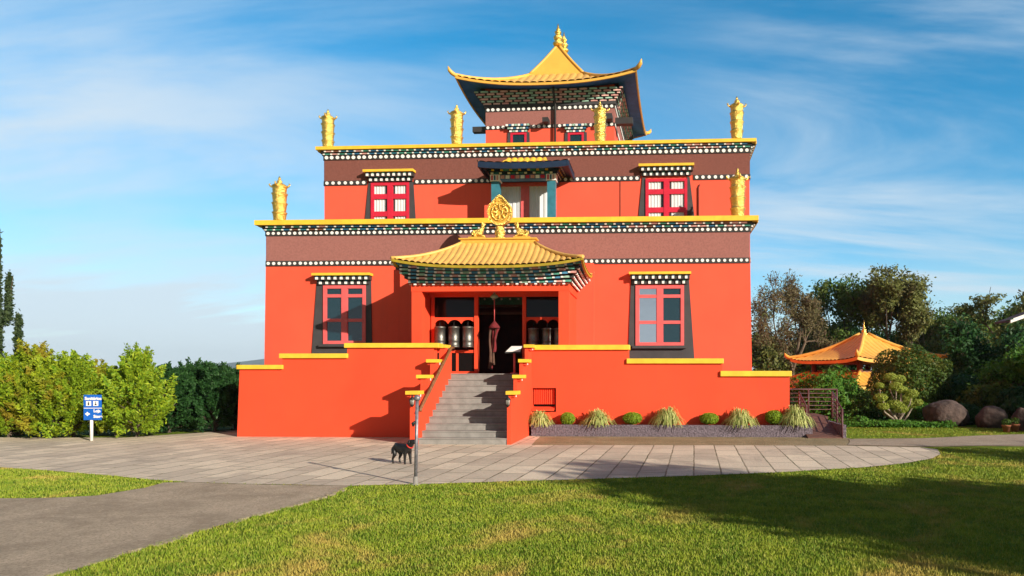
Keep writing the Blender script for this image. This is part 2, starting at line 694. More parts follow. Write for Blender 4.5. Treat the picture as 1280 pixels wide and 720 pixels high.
def quads_mesh(name, V, mat, parent=None, loc=None, tri=False):
    """V: (n, k, 3) separate faces"""
    n, k, _ = V.shape
    me = bpy.data.meshes.new(name)
    v = V.reshape(-1, 3)
    if parent is not None:
        Mi = np.array(W[parent].inverted())
        v = v @ Mi[:3, :3].T + Mi[:3, 3]
    elif loc is not None:
        v = v - np.array(loc)
    me.vertices.add(n * k)
    me.vertices.foreach_set('co', v.astype(np.float32).ravel())
    me.loops.add(n * k)
    me.loops.foreach_set('vertex_index', np.arange(n * k, dtype=np.int32))
    me.polygons.add(n)
    me.polygons.foreach_set('loop_start', np.arange(0, n * k, k, dtype=np.int32))
    me.materials.append(MAT[mat])
    me.update(calc_edges=True)
    me.validate()
    o = bpy.data.objects.new(name, me)
    COL.objects.link(o)
    if parent is not None:
        o.parent = parent
        W[o] = W[parent]
    elif loc is not None:
        o.location = loc
    return o


def leaf_quads(rng, C, Nrm, size, aspect=.45, jitter=.7):
    """diamond leaves at C facing roughly Nrm"""
    n = len(C)
    nr = Nrm + rng.normal(size=(n, 3)) * jitter
    nr /= np.linalg.norm(nr, axis=1, keepdims=True) + 1e-9
    t = np.cross(nr, rng.normal(size=(n, 3)))
    t /= np.linalg.norm(t, axis=1, keepdims=True) + 1e-9
    b = np.cross(nr, t)
    sz = (size * rng.uniform(.6, 1.3, n))[:, None]
    return np.stack([C - t * sz, C + b * sz * aspect, C + t * sz, C - b * sz * aspect], axis=1)


def skin_body(name, verts, edges, radii, mat, parent=None, loc=None, rz=0.0, sub=2, root=0):
    me = bpy.data.meshes.new(name)
    me.from_pydata(verts, edges, [])
    me.materials.append(MAT[mat])
    o = bpy.data.objects.new(name, me)
    COL.objects.link(o)
    sk = o.modifiers.new('skin', 'SKIN')
    sk.use_smooth_shade = True
    for i, rr in enumerate(radii):
        d = me.skin_vertices[0].data[i]
        d.radius = rr if isinstance(rr, tuple) else (rr, rr)
        d.use_root = (i == root)
    ss = o.modifiers.new('smooth', 'SUBSURF')
    ss.levels = sub
    ss.render_levels = sub
    if parent is not None:
        o.parent = parent
        W[o] = W[parent]
    elif loc is not None:
        o.location = loc
        o.rotation_euler = (0, 0, rz)
    return o

# ================================================================== GROUND
def poly_obj(name, pts, z, mat, wob=.0, seed=1):
    """a sheet from an outline of ground points, edges subdivided and slightly uneven"""
    rr = random.Random(seed)
    out = []
    n = len(pts)
    for i in range(n):
        a, b = Vector(pts[i]), Vector(pts[(i + 1) % n])
        L_ = (b - a).length
        k = max(1, int(L_ / .35)) if wob else 1
        for j in range(k):
            p = a.lerp(b, j / k)
            if wob:
                p = p + Vector((mnoise.noise((p.x * 1.3, p.y * 1.3, seed)), mnoise.noise((p.x * 1.3, p.y * 1.3, seed + 7)), 0)) * wob
                p = p + Vector((rr.uniform(-1, 1), rr.uniform(-1, 1), 0)) * wob * .25
            out.append((p.x, p.y, z))
    from mathutils.geometry import tessellate_polygon
    tris = tessellate_polygon([[Vector(p) for p in out]])
    fixed = []
    for a, b, c in tris:
        n_ = (Vector(out[b]) - Vector(out[a])).cross(Vector(out[c]) - Vector(out[a]))
        if abs(n_.z) < 1e-9:
            continue
        fixed.append((a, b, c) if n_.z > 0 else (a, c, b))
    me = bpy.data.meshes.new(name)
    me.from_pydata(out, [], fixed)
    me.update()
    me.materials.append(MAT[mat])
    o = bpy.data.objects.new(name, me)
    COL.objects.link(o)
    tag(o, kind='structure')
    return o, [(p[0], p[1]) for p in out]


mb = MB()
ys = [-4000, -60, 0, 10, 20, 25.5, 27, 29, 31, 36, 60, 200, 6000]
zs = [0, 0, 0, 0, 0, 0, -.3, -1.3, -1.8, -2.0, -2.0, -2.2, -2.2]
xs = [-4000, -100, -30, -12, 0, 12, 30, 100, 4000]
mb.grid([[(x, y, z) for x in xs] for y, z in zip(ys, zs)], 'grass_ground')
tag(mb.build('ground'), kind='structure')


def G(pts):
    return [gr(a, b) for a, b in pts]


# paved plaza (front edge measured from the photograph, hidden back edge behind the walls)
plaza_px = [(-140, 575), (0, 584.5), (60, 588.5), (130, 594.5), (190, 600), (235, 603), (330, 606), (440, 607.5), (520, 606), (580, 604), (640, 602),
            (760, 598.5), (870, 595), (980, 590.5), (1080, 584.5), (1135, 579), (1165, 573.5), (1176, 568), (1172, 562), (1150, 559.5), (1060, 557.5), (900, 557), (664, 556.5)]
plaza_pts = G(plaza_px) + [Vector((-3.2, 19.5, 0)), Vector((-12, 21, 0)), Vector((-14, 17.6, 0)), Vector((-30, 17.2, 0))]
plaza, plaza_out = poly_obj('plaza', plaza_pts, .008, 'plaza_paving', .03, 3)
edge_px = [(664, 556.2), (900, 556.7), (1060, 557.2), (1150, 559), (1230, 557.5), (1420, 560), (1420, 541), (1290, 542.5), (1225, 544.5), (1150, 548), (1060, 548.5)]
path, path_out = poly_obj('path', G(edge_px) + [Vector((5.2, 18.0, 0)), Vector((4.6, 19.4, 0)), Vector((-3.4, 19.4, 0))], .004, 'worn_earth', .06, 5)
path2, path2_out = poly_obj('garden_path', G([(1060, 556.9), (1150, 558.6), (1230, 557.2), (1420, 559.4), (1420, 541.4), (1290, 543), (1225, 545), (1150, 548.8), (1062, 549.5)]), .012, 'path_paving', .04, 6)
drive_px = [(205, 603.5), (235, 603), (330, 606), (440, 607.5), (405, 622), (350, 637), (300, 650.5), (250, 664), (190, 683), (130, 701), (60, 722), (0, 742), (-120, 790),
            (-420, 700), (-260, 634), (-90, 627), (0, 623), (70, 622.5), (120, 620), (180, 610)]
drive, drive_out = poly_obj('driveway', G(drive_px), .004, 'asphalt_old', .04, 8)
mb = MB()
kp = G([(440, 608), (405, 622.5), (350, 637.5), (300, 651), (250, 664.5), (190, 683.5), (130, 701.5), (60, 722.5), (0, 742.5)])
rr = random.Random(4)
for a, b in zip(kp[:-1], kp[1:]):
    n = max(1, int((b - a).length / .12))
    for j in range(n):
        if rr.random() < .25:
            continue
        p, q = a.lerp(b, j / n), a.lerp(b, (j + .9) / n)
        w = rr.uniform(.015, .05)
        d = (q - p).normalized()
        nn = Vector((-d.y, d.x, 0))
        sh = nn * rr.uniform(-.03, .03)
        hz = rr.uniform(.012, .03)
        mb.hexa([p - nn * w + sh, p + nn * w + sh, q + nn * w + sh, q - nn * w + sh] +
                [p - nn * w + sh + Vector((0, 0, hz)), p + nn * w + sh + Vector((0, 0, hz)), q + nn * w + sh + Vector((0, 0, hz)), q - nn * w + sh + Vector((0, 0, hz))], 'stone_edge')
tag(mb.build('path_edging'), kind='structure')

# ================================================================== TEMPLE
YB = 21.5                                     # front wall of the lower storey
T_CX = X(635, YB)
temple = thing('temple', 'red three storey temple with maroon bands, dotted cornices and golden pagoda roof', 'temple', (T_CX, YB, 0))
EL, ER = X(333, YB), X(937, YB)
FB = Frame(EL, YB)
WB = ER - EL
YBACK = 38.0


def zb(py, px=640, y=YB):
    return Z(px, py, y)


def side_frames(F, w, d):
    """front, right and left frames of a box of width w and depth d behind frame F"""
    ang = math.atan2(F.e.y, F.e.x)
    pr, pl = F.pt(w, 0, 0), F.pt(0, -d, 0)
    return [(F, w), (Frame(pr.x, pr.y, ang + math.pi / 2), d), (Frame(pl.x, pl.y, ang - math.pi / 2), d)]


RJ = random.Random(21)


def dot_band(mb, F, L, z0, z1, pitch, r, out=.03, skip=()):
    mb.fbox(F, 0 if F.e.x > .5 else 0.001, L, 0.0, out, z0, z1, 'dark_trim')
    n = max(1, int(L / pitch))
    p = L / n
    for k in range(n):
        s = (k + .5) * p
        if any(a < s < b for a, b in skip):
            continue
        mb.fdisc(F, s + RJ.uniform(-.05, .05) * p, (z0 + z1) / 2 + RJ.uniform(-.06, .06) * r, r * RJ.uniform(.92, 1.06), out, out + .018, 'white_paint', 10)


BLOCKS = ['green_paint', 'pink_paint', 'blue_paint', 'brown_paint', 'green_paint', 'blue_paint', 'pink_paint', 'teal_paint']


def block_rows(mb, F, L, z0, z1, o0, o1, rows, pitch, colours=BLOCKS, tip=True, over=0.0, seed=0):
    """corbelled rows of painted beam ends on a dark ground"""
    h = (z1 - z0) / rows
    for r in range(rows):
        oa = o0 + (o1 - o0) * (r + .55) / rows
        ex = over * (r + .55) / rows
        za, zb_ = z0 + r * h, z0 + (r + 1) * h
        mb.fbox(F, -ex, L + ex, 0, oa - .035, za, zb_, 'dark_trim')
        n = max(1, int((L + 2 * ex) / pitch))
        p = (L + 2 * ex) / n
        for k in range(n):
            s = -ex + (k + (.5 if r % 2 else .05)) * p
            if s + p * .8 > L + ex:
                continue
            c = RJ.choice(colours)
            if tip:
                mb.fbox(F, s, s + p * .24, oa - .035, oa + .012, za + h * .12, zb_ - h * .22, 'white_paint')
                mb.fbox(F, s + p * .25, s + p * .92, oa - .035, oa, za + h * .18, zb_ - h * .1, c)
            else:
                mb.fbox(F, s, s + p * .66, oa - .035, oa, za + h * .16, zb_ - h * .16, c)


# ---- lower storey shell
def taper(mb, zref, amount):
    out = []
    for x, y, z in mb.v:
        k = amount * (1 - max(0, min(1, z / zref)))
        if abs(x - EL) < .02:
            x -= k
        if abs(x - ER) < .02:
            x += k
        out.append((x, y, z))
    mb.v = out


z_cop1, z_cop0 = zb(274.5), zb(280.5)
z_dot1, z_dot0 = zb(286.5), zb(292.5)
z_mar0 = zb(324.2)
z_low0 = zb(330.8)
DX0, DX1 = X(538, 20.4), X(700, 20.4)          # entrance opening
ZT = 1.7                                       # terrace level
ZD = Z(618, 366, 20.4)                         # door head
mb = MB()
t = .35
mb.box(EL, DX0, YB, YB + t, 0, z_cop0, 'mid_red_wall')
mb.box(DX1, ER, YB, YB + t, 0, z_cop0, 'mid_red_wall')
mb.box(DX0, DX1, YB, YB + t, ZD + .06, z_cop0, 'mid_red_wall')
mb.box(DX0, DX1, YB, YB + t, 0, ZT - .02, 'mid_red_wall')
mb.box(EL, EL + t, YB + t, YBACK, -2.4, z_cop0, 'mid_red_wall')
mb.box(ER - t, ER, YB + t, YBACK, -2.4, z_cop0, 'mid_red_wall')
mb.box(EL + t, ER - t, YBACK - t, YBACK, -2.4, z_cop0, 'mid_red_wall')
mb.box(EL + t, ER - t, YB + t, YBACK - t, z_cop0 - .5, z_cop0 - .25, 'terrace_tile')
taper(mb, 5.6, .10)
mb.build('ground_storey_wall', temple)
# shallow bay behind the porch
YBAY = 21.25
BX0, BX1 = X(500, YBAY), X(742, YBAY)
mb = MB()
mb.box(BX0, DX0, YBAY, YB - .002, 0, z_low0 - .01, 'mid_red_wall')
mb.box(DX1, BX1, YBAY, YB - .002, 0, z_low0 - .01, 'mid_red_wall')
mb.box(DX0, DX1, YBAY, YB - .002, ZD + .06, z_low0 - .01, 'mid_red_wall')
mb.build('entrance_bay', temple)

mb = MB()
for F, L_ in side_frames(FB, WB, 14.0):
    mb.fbox(F, .001 if F is not FB else 0, L_, 0, .014, z_mar0 + .002, z_dot0 - .002, 'maroon_stucco')
mb.build('maroon_band', temple)
mb = MB()
for F, L_ in side_frames(FB, WB, 14.0):
    dot_band(mb, F, L_, z_low0, z_mar0, .172, .050)
mb.build('dotted_band', temple)
mb = MB()
for i, (F, L_) in enumerate(side_frames(FB, WB, 14.0)):
    dot_band(mb, F, L_, z_dot0, z_dot1, .172, .050, .04)
    block_rows(mb, F, L_, z_dot1 + .001, z_cop0 - .001, .05, .21, 2, .275, over=.08 if i == 0 else 0)
    a, b = (-.24, L_ + .24) if i == 0 else (.002, L_)
    mb.fbox(F, a, b, -.45, .27, z_cop0, z_cop1, 'yellow_paint')
mb.build('cornice', temple)

# ---- porch
YP = 19.2
PX0, PX1 = X(514.5, YP), X(711, YP)
pw = X(527, YP) - PX0
z_b0, z_b1 = Z(612, 364, YP), Z(612, 354.5, YP)
mb = MB()
for a in (PX0, PX1 - pw):
    m2 = MB()
    m2.box(a, a + pw, YP, YP + pw, ZT - .02, z_b0, 'red_wall')
    m2.build('porch_pillar', temple)
mb.box(PX0 - .01, PX1 + .01, YP - .01, YP + pw, z_b0, z_b1 + .05, 'red_wall')
mb.box(PX0, PX0 + .12, YP + pw, YBAY, z_b0, z_b1, 'red_wall')
mb.box(PX1 - .12, PX1, YP + pw, YBAY, z_b0, z_b1, 'red_wall')
mb.box(PX0 + .12, PX1 - .12, YP + pw, YBAY - .01, z_b0 + .10, z_b1, 'red_wall')
mb.build('porch_frame', temple)
mb = MB()
mb.box(PX0 + .03, PX0 + .16, YP + pw + .02, YBAY - .002, ZT - .02, z_b0 - .002, 'red_wall')
mb.build('porch_side_wall', temple)
mb = MB()
mb.box(PX1 - .16, PX1 - .03, YP + pw + .16, YBAY - .002, ZT - .02, z_b0 - .002, 'red_wall')
mb.build('porch_side_wall', temple)


def rect_frames(cx, cy, hx, hy, ang):
    """four frames of a rectangle, front first, each starting at its left corner"""
    out = []
    for k in range(4):
        a = ang + k * math.pi / 2
        e = Vector((math.cos(a), math.sin(a), 0))
        n = Vector((e.y, -e.x, 0))
        w, d = (hx, hy) if k % 2 == 0 else (hy, hx)
        p = Vector((cx, cy, 0)) - e * w + n * d
        out.append((Frame(p.x, p.y, a), 2 * w))
    return out


def pagoda_roof(cx, cy, ang, hx, hy, tx, ty, z0, rise, lift, pitch, amp, concave, mat, under, fascia, parent,
                name='roof', sides=(0, 1, 2, 3), thick=.10, lift_p=2.6, sub=6, hip=.07, horn=.3, under_in=None):
    mt, mu, mf, mhs = MB(), MB(), MB(), []

    def lf(x, w, v):
        return lift * abs(x / w) ** lift_p * (1 - v) ** 1.6

    def zc(v):
        return rise * (concave * v + (1 - concave) * v * v)

    for k in sides:
        a = ang + k * math.pi / 2
        e = Vector((math.cos(a), math.sin(a), 0))
        n = Vector((e.y, -e.x, 0))
        w, d, tw, td = (hx, hy, tx, ty) if k % 2 == 0 else (hy, hx, ty, tx)
        c = Vector((cx, cy, 0))
        nt = max(4, int(round(2 * w / pitch)))
        cols = nt * sub
        rows = 10
        G_ = []
        for i in range(rows + 1):
            row = []
            for j in range(cols + 1):
                x = -w + 2 * w * j / cols
                vm = 1.0 if abs(x) <= tw else (w - abs(x)) / (w - tw)
                v = vm * i / rows
                dist = d + (td - d) * v
                ph = (j / sub) % 1.0
                z = z0 + zc(v) + lf(x, w, v) + amp * math.sqrt(max(0, math.sin(math.pi * ph))) if amp else z0 + zc(v) + lf(x, w, v)
                row.append(c + e * x + n * dist + Vector((0, 0, z)))
            G_.append(row)
        mt.grid(G_, mat)
        # fascia along the eave and soffit underneath
        m_ = 28
        for j in range(m_):
            xa, xb = -w + 2 * w * j / m_, -w + 2 * w * (j + 1) / m_
            pa = c + e * xa + n * (d - .01) + Vector((0, 0, z0 + lf(xa, w, 0)))
            pb = c + e * xb + n * (d - .01) + Vector((0, 0, z0 + lf(xb, w, 0)))
            dn = Vector((0, 0, -thick))
            ins = n * -.06
            mf.hexa([pa + dn, pb + dn, pb + dn + ins, pa + dn + ins, pa, pb, pb + ins, pa + ins], fascia)
            if under:
                ui = under_in or .75
                qa = c + e * xa * ((w - ui) / w) + n * (d - ui) + Vector((0, 0, z0 - thick + .14 + lf(xa, w, .45)))
                qb = c + e * xb * ((w - ui) / w) + n * (d - ui) + Vector((0, 0, z0 - thick + .14 + lf(xb, w, .45)))
                mu.face([pa + dn * .55 + ins, qa, qb, pb + dn * .55 + ins], under)
        # hip ridge at the left end of this side, ending in an upturned horn
        pts = []
        for i in range(9):
            v = 1 - i / 8
            x = -(w + (tw - w) * v)
            pts.append(c + e * x + n * (d + (td - d) * v) + Vector((0, 0, z0 + zc(v) + lf(x, w + (tw - w) * v, v) + hip * .35)))
        if horn:
            g = (pts[-1] - pts[-2])
            g.z = 0
            g.normalize()
            rads = [hip] * 9 + [hip * 1.1, hip * .95, hip * .15]
            q_ = pts[-1]
            pts += [q_ + g * horn * .4 + Vector((0, 0, horn * .12)), q_ + g * horn * .85 + Vector((0, 0, horn * .45)),
                    q_ + g * horn * 1.05 + Vector((0, 0, horn * 1.0))]
        else:
            rads = [hip] * 9
        mh = MB()
        mhs.append(mh)
        mh.tube(pts, rads, mat if not horn else 'roof_gold_smooth' if mat == 'roof_gold' else mat, 8)
    r = mt.build(name, parent)
    mf.build('fascia', r)
    for mh in mhs:
        mh.build('hip_ridge', r)
    if under:
        mu.build('soffit', r)
    return r


# porch roof: the front half stands out from the wall
YE = 18.45
ex0, ex1 = X(488.5, YE), X(729, YE)
pcx, phx = (ex0 + ex1) / 2, (ex1 - ex0) / 2
z_e = Z(608, 331.5, YE)
pcy = 19.95
p_tx = (X(668, 19.85) - X(578, 19.85)) / 2
p_rise = Z(620, 304, 19.85) - z_e
porch_roof = pagoda_roof(pcx, pcy, 0, phx, pcy - YE, p_tx, .12, z_e, p_rise, .20, .17, .045, .62, 'roof_gold', 'deep_blue',
                         'shaded_yellow', temple, 'porch_roof', thick=.07, lift_p=2.8, hip=.05, horn=.0, under_in=.3)
mb = MB()
zr = z_e + p_rise
mb.box(pcx - p_tx - .03, pcx + p_tx + .03, pcy - .17, pcy + .17, zr - .03, zr + .10, 'gold_paint')
mb.box(pcx - p_tx - .08, pcx + p_tx + .08, pcy - .21, pcy + .21, zr + .10, zr + .14, 'gold_paint')
mb.build('ridge', porch_roof)
mb = MB()
z_k0, z_k1 = z_b1, z_e - .03
rows = 5
for r in range(rows):
    u0 = (r + .6) / rows
    hx = (PX1 - PX0) / 2 + .02 + .42 * u0
    hy0 = .03 + .52 * u0
    for k, (F, L_) in enumerate(rect_frames((PX0 + PX1) / 2, (YP + YBAY) / 2, hx, (YBAY - YP) / 2 + hy0, 0)):
        if k == 2:
            continue
        h = (z_k1 - z_k0) / rows
        za = z_k0 + r * h
        d = .05 if k == 0 else .052
        def lz(s):
            return .20 * u0 * abs(2 * s / L_ - 1) ** 3.0 if k == 0 else .20 * u0 * (1 - s / L_ if k == 1 else s / L_) ** 2
        if k == 0:
            for j in range(20):
                sA, sB = L_ * j / 20, L_ * (j + 1) / 20
                oA, oB = -.6 - .5 * u0, -.04
                zA_, zB_ = za + lz(sA), za + lz(sB)
                e_h = h * (1.5 if r == rows - 1 else 1.02)
                mb.hexa([F.pt(sA, oB, zA_), F.pt(sB, oB, zB_), F.pt(sB, oA, zB_), F.pt(sA, oA, zA_),
                         F.pt(sA, oB, zA_ + e_h), F.pt(sB, oB, zB_ + e_h), F.pt(sB, oA, zB_ + e_h), F.pt(sA, oA, zA_ + e_h)], 'dark_trim')
        n = int(L_ / .235)
        p = L_ / n
        for j in range(n):
            s = (j + (.55 if r % 2 else .08)) * p
            if s + .9 * p > L_:
                continue
            col = ['bracket_blue', 'bracket_green', 'bracket_blue', 'pink_paint', 'bracket_green', 'bracket_blue', 'pale_green'][(j + 2 * r) % 7] if k == 0 else \
                ['pink_paint', 'window_red', 'white_paint'][(j + r) % 3]
            if k and s < .08:
                continue
            zq = za + lz(s + .5 * p)
            mb.fbox(F, s + .255 * p, s + .95 * p, -.045, 0, zq + h * .1, zq + h * .86, col)
            mb.fbox(F, s - .02 * p, s + .25 * p, -.045, .015, zq + h * .1, zq + h * .74, 'white_paint')
        if r == 0 and k == 0:
            n = int(L_ / .13)
            for j in range(n):
                mb.fbox(F, (j + .2) * L_ / n, (j + .75) * L_ / n, -.04, -.01, za - h * .55, za - .002, 'white_paint' if j % 2 else 'brown_paint')
mb.build('porch_bracket', temple)

# ---- entrance screen
YS = 20.3
FS = Frame(X(541, YS), YS)


def fx(px):
    return FS.hit(px, 420)[0]


def fz(py):
    return FS.hit(618, py)[1]


ww = fx(699.5)
z_head = fz(371)
mb = MB()
mb.fbox(FS, -.45, ww + .12, -.10, 0, z_head, fz(362), 'red_wall')
mb.fbox(FS, -.05, fx(543) + .0, -.10, 0, ZT, z_head - .002, 'red_wall')
mb.fbox(FS, fx(593), fx(597.5), -.12, .02, ZT, z_head - .002, 'red_wall')
mb.fbox(FS, fx(653), fx(657.5), -.12, .02, ZT, z_head - .002, 'red_wall')
mb.fbox(FS, fx(698), ww + .2, -.10, 0, ZT, z_head - .002, 'red_wall')
mb.build('entrance_frame', temple)
for a, b, half in ((543, 593, 0), (657.5, 698, 1)):
    mb = MB()
    s0, s1 = fx(a), fx(b)
    # valance with a scalloped lower edge
    zt, zm, zl = fz(396.5), fz(399.5), fz(404.5)
    n = 3
    m_ = 24
    poly = []
    for j in range(m_ + 1):
        u = j / m_
        ph = (u * n) % 1.0
        poly.append((s0 + (s1 - s0) * u, zl + (zm - zl) * (math.sin(math.pi * ph) ** .6 if 0 < ph < 1 else 0)))
    for j in range(m_):
        (sa, za), (sb, zb2) = poly[j], poly[j + 1]
        mb.fprism(FS, [(sa, za), (sb, zb2), (sb, zt), (sa, zt)], -.06, -.01, 'red_wall')
    mb.build('valance', temple)
    mb = MB()
    mb.fbox(FS, s0, s1, -.06, -.01, fz(441), fz(437.5), 'red_wall')
    mb.fbox(FS, s0, s1, -.06, -.01, ZT, ZT + .07, 'red_wall')
    if half == 0:
        pass
    mid = (s0 + s1) / 2 + .08
    mb.fbox(FS, mid - .035, mid + .035, -.062, -.012, ZT + .072, fz(441) - .002, 'red_wall')
    sc_ = mb.build('screen_panel', temple)
    mb = MB()
    mb.fbox(FS, s0, s1, -.05, -.04, fz(396.4), z_head - .003, 'black_glass')
    mb.build('pane', sc_)
    for a2, b2 in ((s0, mid - .035), (mid + .035, s1)):
        mb = MB()
        mb.fbox(FS, a2, b2, -.05, -.04, ZT + .072, fz(441) - .003, 'black_glass')
        mb.build('pane', sc_)

# dark hall behind, with a painted frieze and beam
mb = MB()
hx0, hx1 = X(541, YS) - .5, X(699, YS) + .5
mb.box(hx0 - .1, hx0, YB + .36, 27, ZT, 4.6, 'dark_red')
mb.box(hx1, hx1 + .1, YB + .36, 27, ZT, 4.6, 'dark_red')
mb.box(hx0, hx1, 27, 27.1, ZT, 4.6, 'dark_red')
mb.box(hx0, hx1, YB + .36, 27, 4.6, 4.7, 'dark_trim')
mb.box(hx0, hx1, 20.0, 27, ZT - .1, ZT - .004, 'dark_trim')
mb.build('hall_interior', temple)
mb = MB()
FH = Frame(hx0, YB + .9)
L_ = hx1 - hx0
zf1, zf0 = FH.hit(618, 371)[1], FH.hit(618, 381)[1]
mb.fbox(FH, 0, L_, -.1, 0, zf0, zf1 + .4, 'green_paint')
for j in range(int(L_ / .28)):
    mb.fdisc(FH, (j + .5) * .28, zf1 - .08, .035, 0, .02, 'white_paint', 8)
mb.fbox(FH, 0, L_, -.1, .02, zf0 - .09, zf0, 'cloth_tan')
mb.fbox(FH, 0, L_, -.1, .02, FH.hit(618, 393)[1], FH.hit(618, 390)[1], 'brown_paint')
mb.build('painted_frieze', temple)

# ---- windows
def lintel(F, s0, s1, z0, z1, zy, parent, out=.22):
    mb = MB()
    h = z1 - z0
    for r in range(2):
        o = .08 + out * .45 * (r + .5)
        mb.fbox(F, s0 + .1 - .07 * r, s1 - .1 + .07 * r, 0, o - .04, z0 + r * h / 2, z0 + (r + 1) * h / 2, 'dark_trim')
        n = 8 + r
        L2 = s1 - s0 - .2 + .14 * r
        for k in range(n):
            s = s0 + .1 - .07 * r + (k + .5) * L2 / n
            mb.fbox(F, s - .045, s + .03, o - .045, o, z0 + r * h / 2 + .01, z0 + (r + .62) * h / 2, 'white_paint')
            mb.fbox(F, s - .03, s + .045, o - .045, o - .012, z0 + (r + .64) * h / 2, z0 + (r + .97) * h / 2, 'green_paint' if k % 2 else 'blue_paint')
    mb.fbox(F, s0 - .01, s1 + .01, 0, out + .06, z1, zy, 'yellow_paint')
    mb.build('lintel', parent)


def window(F, px_out, py_frame, px_sur_top, px_sur_bot, py_sur, py_lin, px_lin, rows_px, cols_px, mat, kind, open_left=False):
    bw, mw, rw = (.09, .085, .085) if kind == 'curtain' else (.10, .09, .05)
    h = lambda a, b, o=0: F.hit(a, b, o)
    pc = (px_out[0] + px_out[1]) / 2
    s0, s1 = h(px_out[0], 400)[0], h(px_out[1], 400)[0]
    z1, z0 = h(pc, py_frame[0])[1], h(pc, py_frame[1])[1]
    mb = MB()
    # outer frame
    mb.fbox(F, s0, s0 + bw, 0, .07, z0, z1, mat)
    mb.fbox(F, s1 - bw, s1, 0, .07, z0, z1, mat)
    mb.fbox(F, s0 + bw, s1 - bw, 0, .07, z1 - bw, z1, mat)
    mb.fbox(F, s0 + bw, s1 - bw, 0, .07, z0, z0 + bw, mat)
    sm_ = (s0 + s1) / 2
    mb.fbox(F, sm_ - mw, sm_ + mw, 0, .075, z0 + bw, z1 - bw, mat)
    zr_ = [h(pc, p)[1] for p in rows_px]
    for zq in zr_:
        mb.fbox(F, s0 + bw, sm_ - mw, 0, .065, zq - rw, zq + rw, mat)
        mb.fbox(F, sm_ + mw, s1 - bw, 0, .065, zq - rw, zq + rw, mat)
    # inner casement beads
    for a, b in ((s0 + bw, sm_ - mw), (sm_ + mw, s1 - bw)):
        mb.fbox(F, a, a + .02, 0, .05, z0 + bw, z1 - bw, mat)
        mb.fbox(F, b - .02, b, 0, .05, z0 + bw, z1 - bw, mat)
    wnd = mb.build('window', temple)
    for q, (a, b) in enumerate(((s0 + bw, sm_ - mw), (sm_ + mw, s1 - bw))):
        mb = MB()
        if kind == 'curtain':
            mb.face([F.pt(a, .034, z0 + bw), F.pt(b, .034, z0 + bw), F.pt(b, .034, z1 - bw), F.pt(a, .034, z1 - bw)], 'window_glass')
        elif open_left and q == 0:
            mb.face([F.pt(a, .036, z0 + bw), F.pt(b, .022, z0 + bw), F.pt(b, .028, z1 - bw), F.pt(a, .042, z1 - bw)], 'mirror_glass')
        else:
            mb.fbox(F, a, b, .02, .03, z0 + bw, z1 - bw, 'dark_glass')
        mb.build('pane', wnd)
    if kind == 'curtain':
        mb = MB()
        mb.fbox(F, s0 + bw, s1 - bw, .002, .006, z0 + bw, z1 - bw, 'dark_trim')  # flat dark sheet filling the window behind the curtains
        mb.build('dark_backing', wnd)
        for a, b in ((s0 + bw + .0, sm_ - mw - .10), (sm_ + mw + .08, s1 - bw)):
            mb = MB()
            row0, row1 = [], []
            for j in range(41):
                u = j / 40
                o = .015 + .007 * math.sin(u * 26) + .003 * math.sin(u * 61)
                row0.append(F.pt(a + (b - a) * u, o, z0 + bw))
                row1.append(F.pt(a + (b - a) * u, o, z1 - bw))
            mb.grid([row0, row1], 'curtain')
            mb.build('curtain', wnd)
    mb = MB()
    a0, a1 = h(px_sur_top[0], 400)[0], h(px_sur_top[1], 400)[0]
    b0, b1 = h(px_sur_bot[0], 400)[0], h(px_sur_bot[1], 400)[0]
    zt, zbm = h(pc, py_sur[0])[1], h(pc, py_sur[1])[1]

    def lerp_s(zq, A, B):
        u = (zq - zbm) / (zt - zbm)
        return B + (A - B) * u
    mb.fprism(F, [(b0, zbm), (b1, zbm), (lerp_s(z0, a1, b1), z0), (lerp_s(z0, a0, b0), z0)], .0, .035, 'grey_surround')
    mb.fprism(F, [(lerp_s(z0, a0, b0), z0), (s0, z0), (s0, zt), (a0, zt)], .0, .035, 'grey_surround')
    mb.fprism(F, [(s1, z0), (lerp_s(z0, a1, b1), z0), (a1, zt), (s1, zt)], .0, .035, 'grey_surround')
    mb.build('surround', wnd)
    mb = MB()
    mb.fbox(F, s0 - .10, s1 + .06, .036, .16, z0 - .09, z0 - .005, 'grey_surround')
    mb.build('sill', wnd)
    l0, l1 = h(px_lin[0], 400)[0], h(px_lin[1], 400)[0]
    lintel(F, l0, l1, h(pc, py_lin[2])[1], h(pc, py_lin[1])[1], h(pc, py_lin[0])[1], wnd)
    return wnd


window(FB, (405, 458), (357, 430), (397, 464), (390, 465.5), (347, 444), (342.5, 345.5, 356), (395, 466), (370, 400.5), None, 'window_pink', 'dark')
window(FB, (794.5, 855), (357, 432), (789, 861), (785, 868), (347, 450), (341, 344, 355.5), (787, 863), (370.5, 403), None, 'window_pink', 'dark', True)

# ---- second storey, turned a little against the one below
Y2 = 23.3
A2 = R(-0.8)
c2x = X(666.5, Y2)
w2 = X(933, Y2) - X(400.5, Y2)
e2 = Vector((math.cos(A2), math.sin(A2)))
F2 = Frame(c2x - e2.x * w2 / 2, Y2 - e2.y * w2 / 2, A2)


def z2(py):
    return F2.hit(666, py)[1]


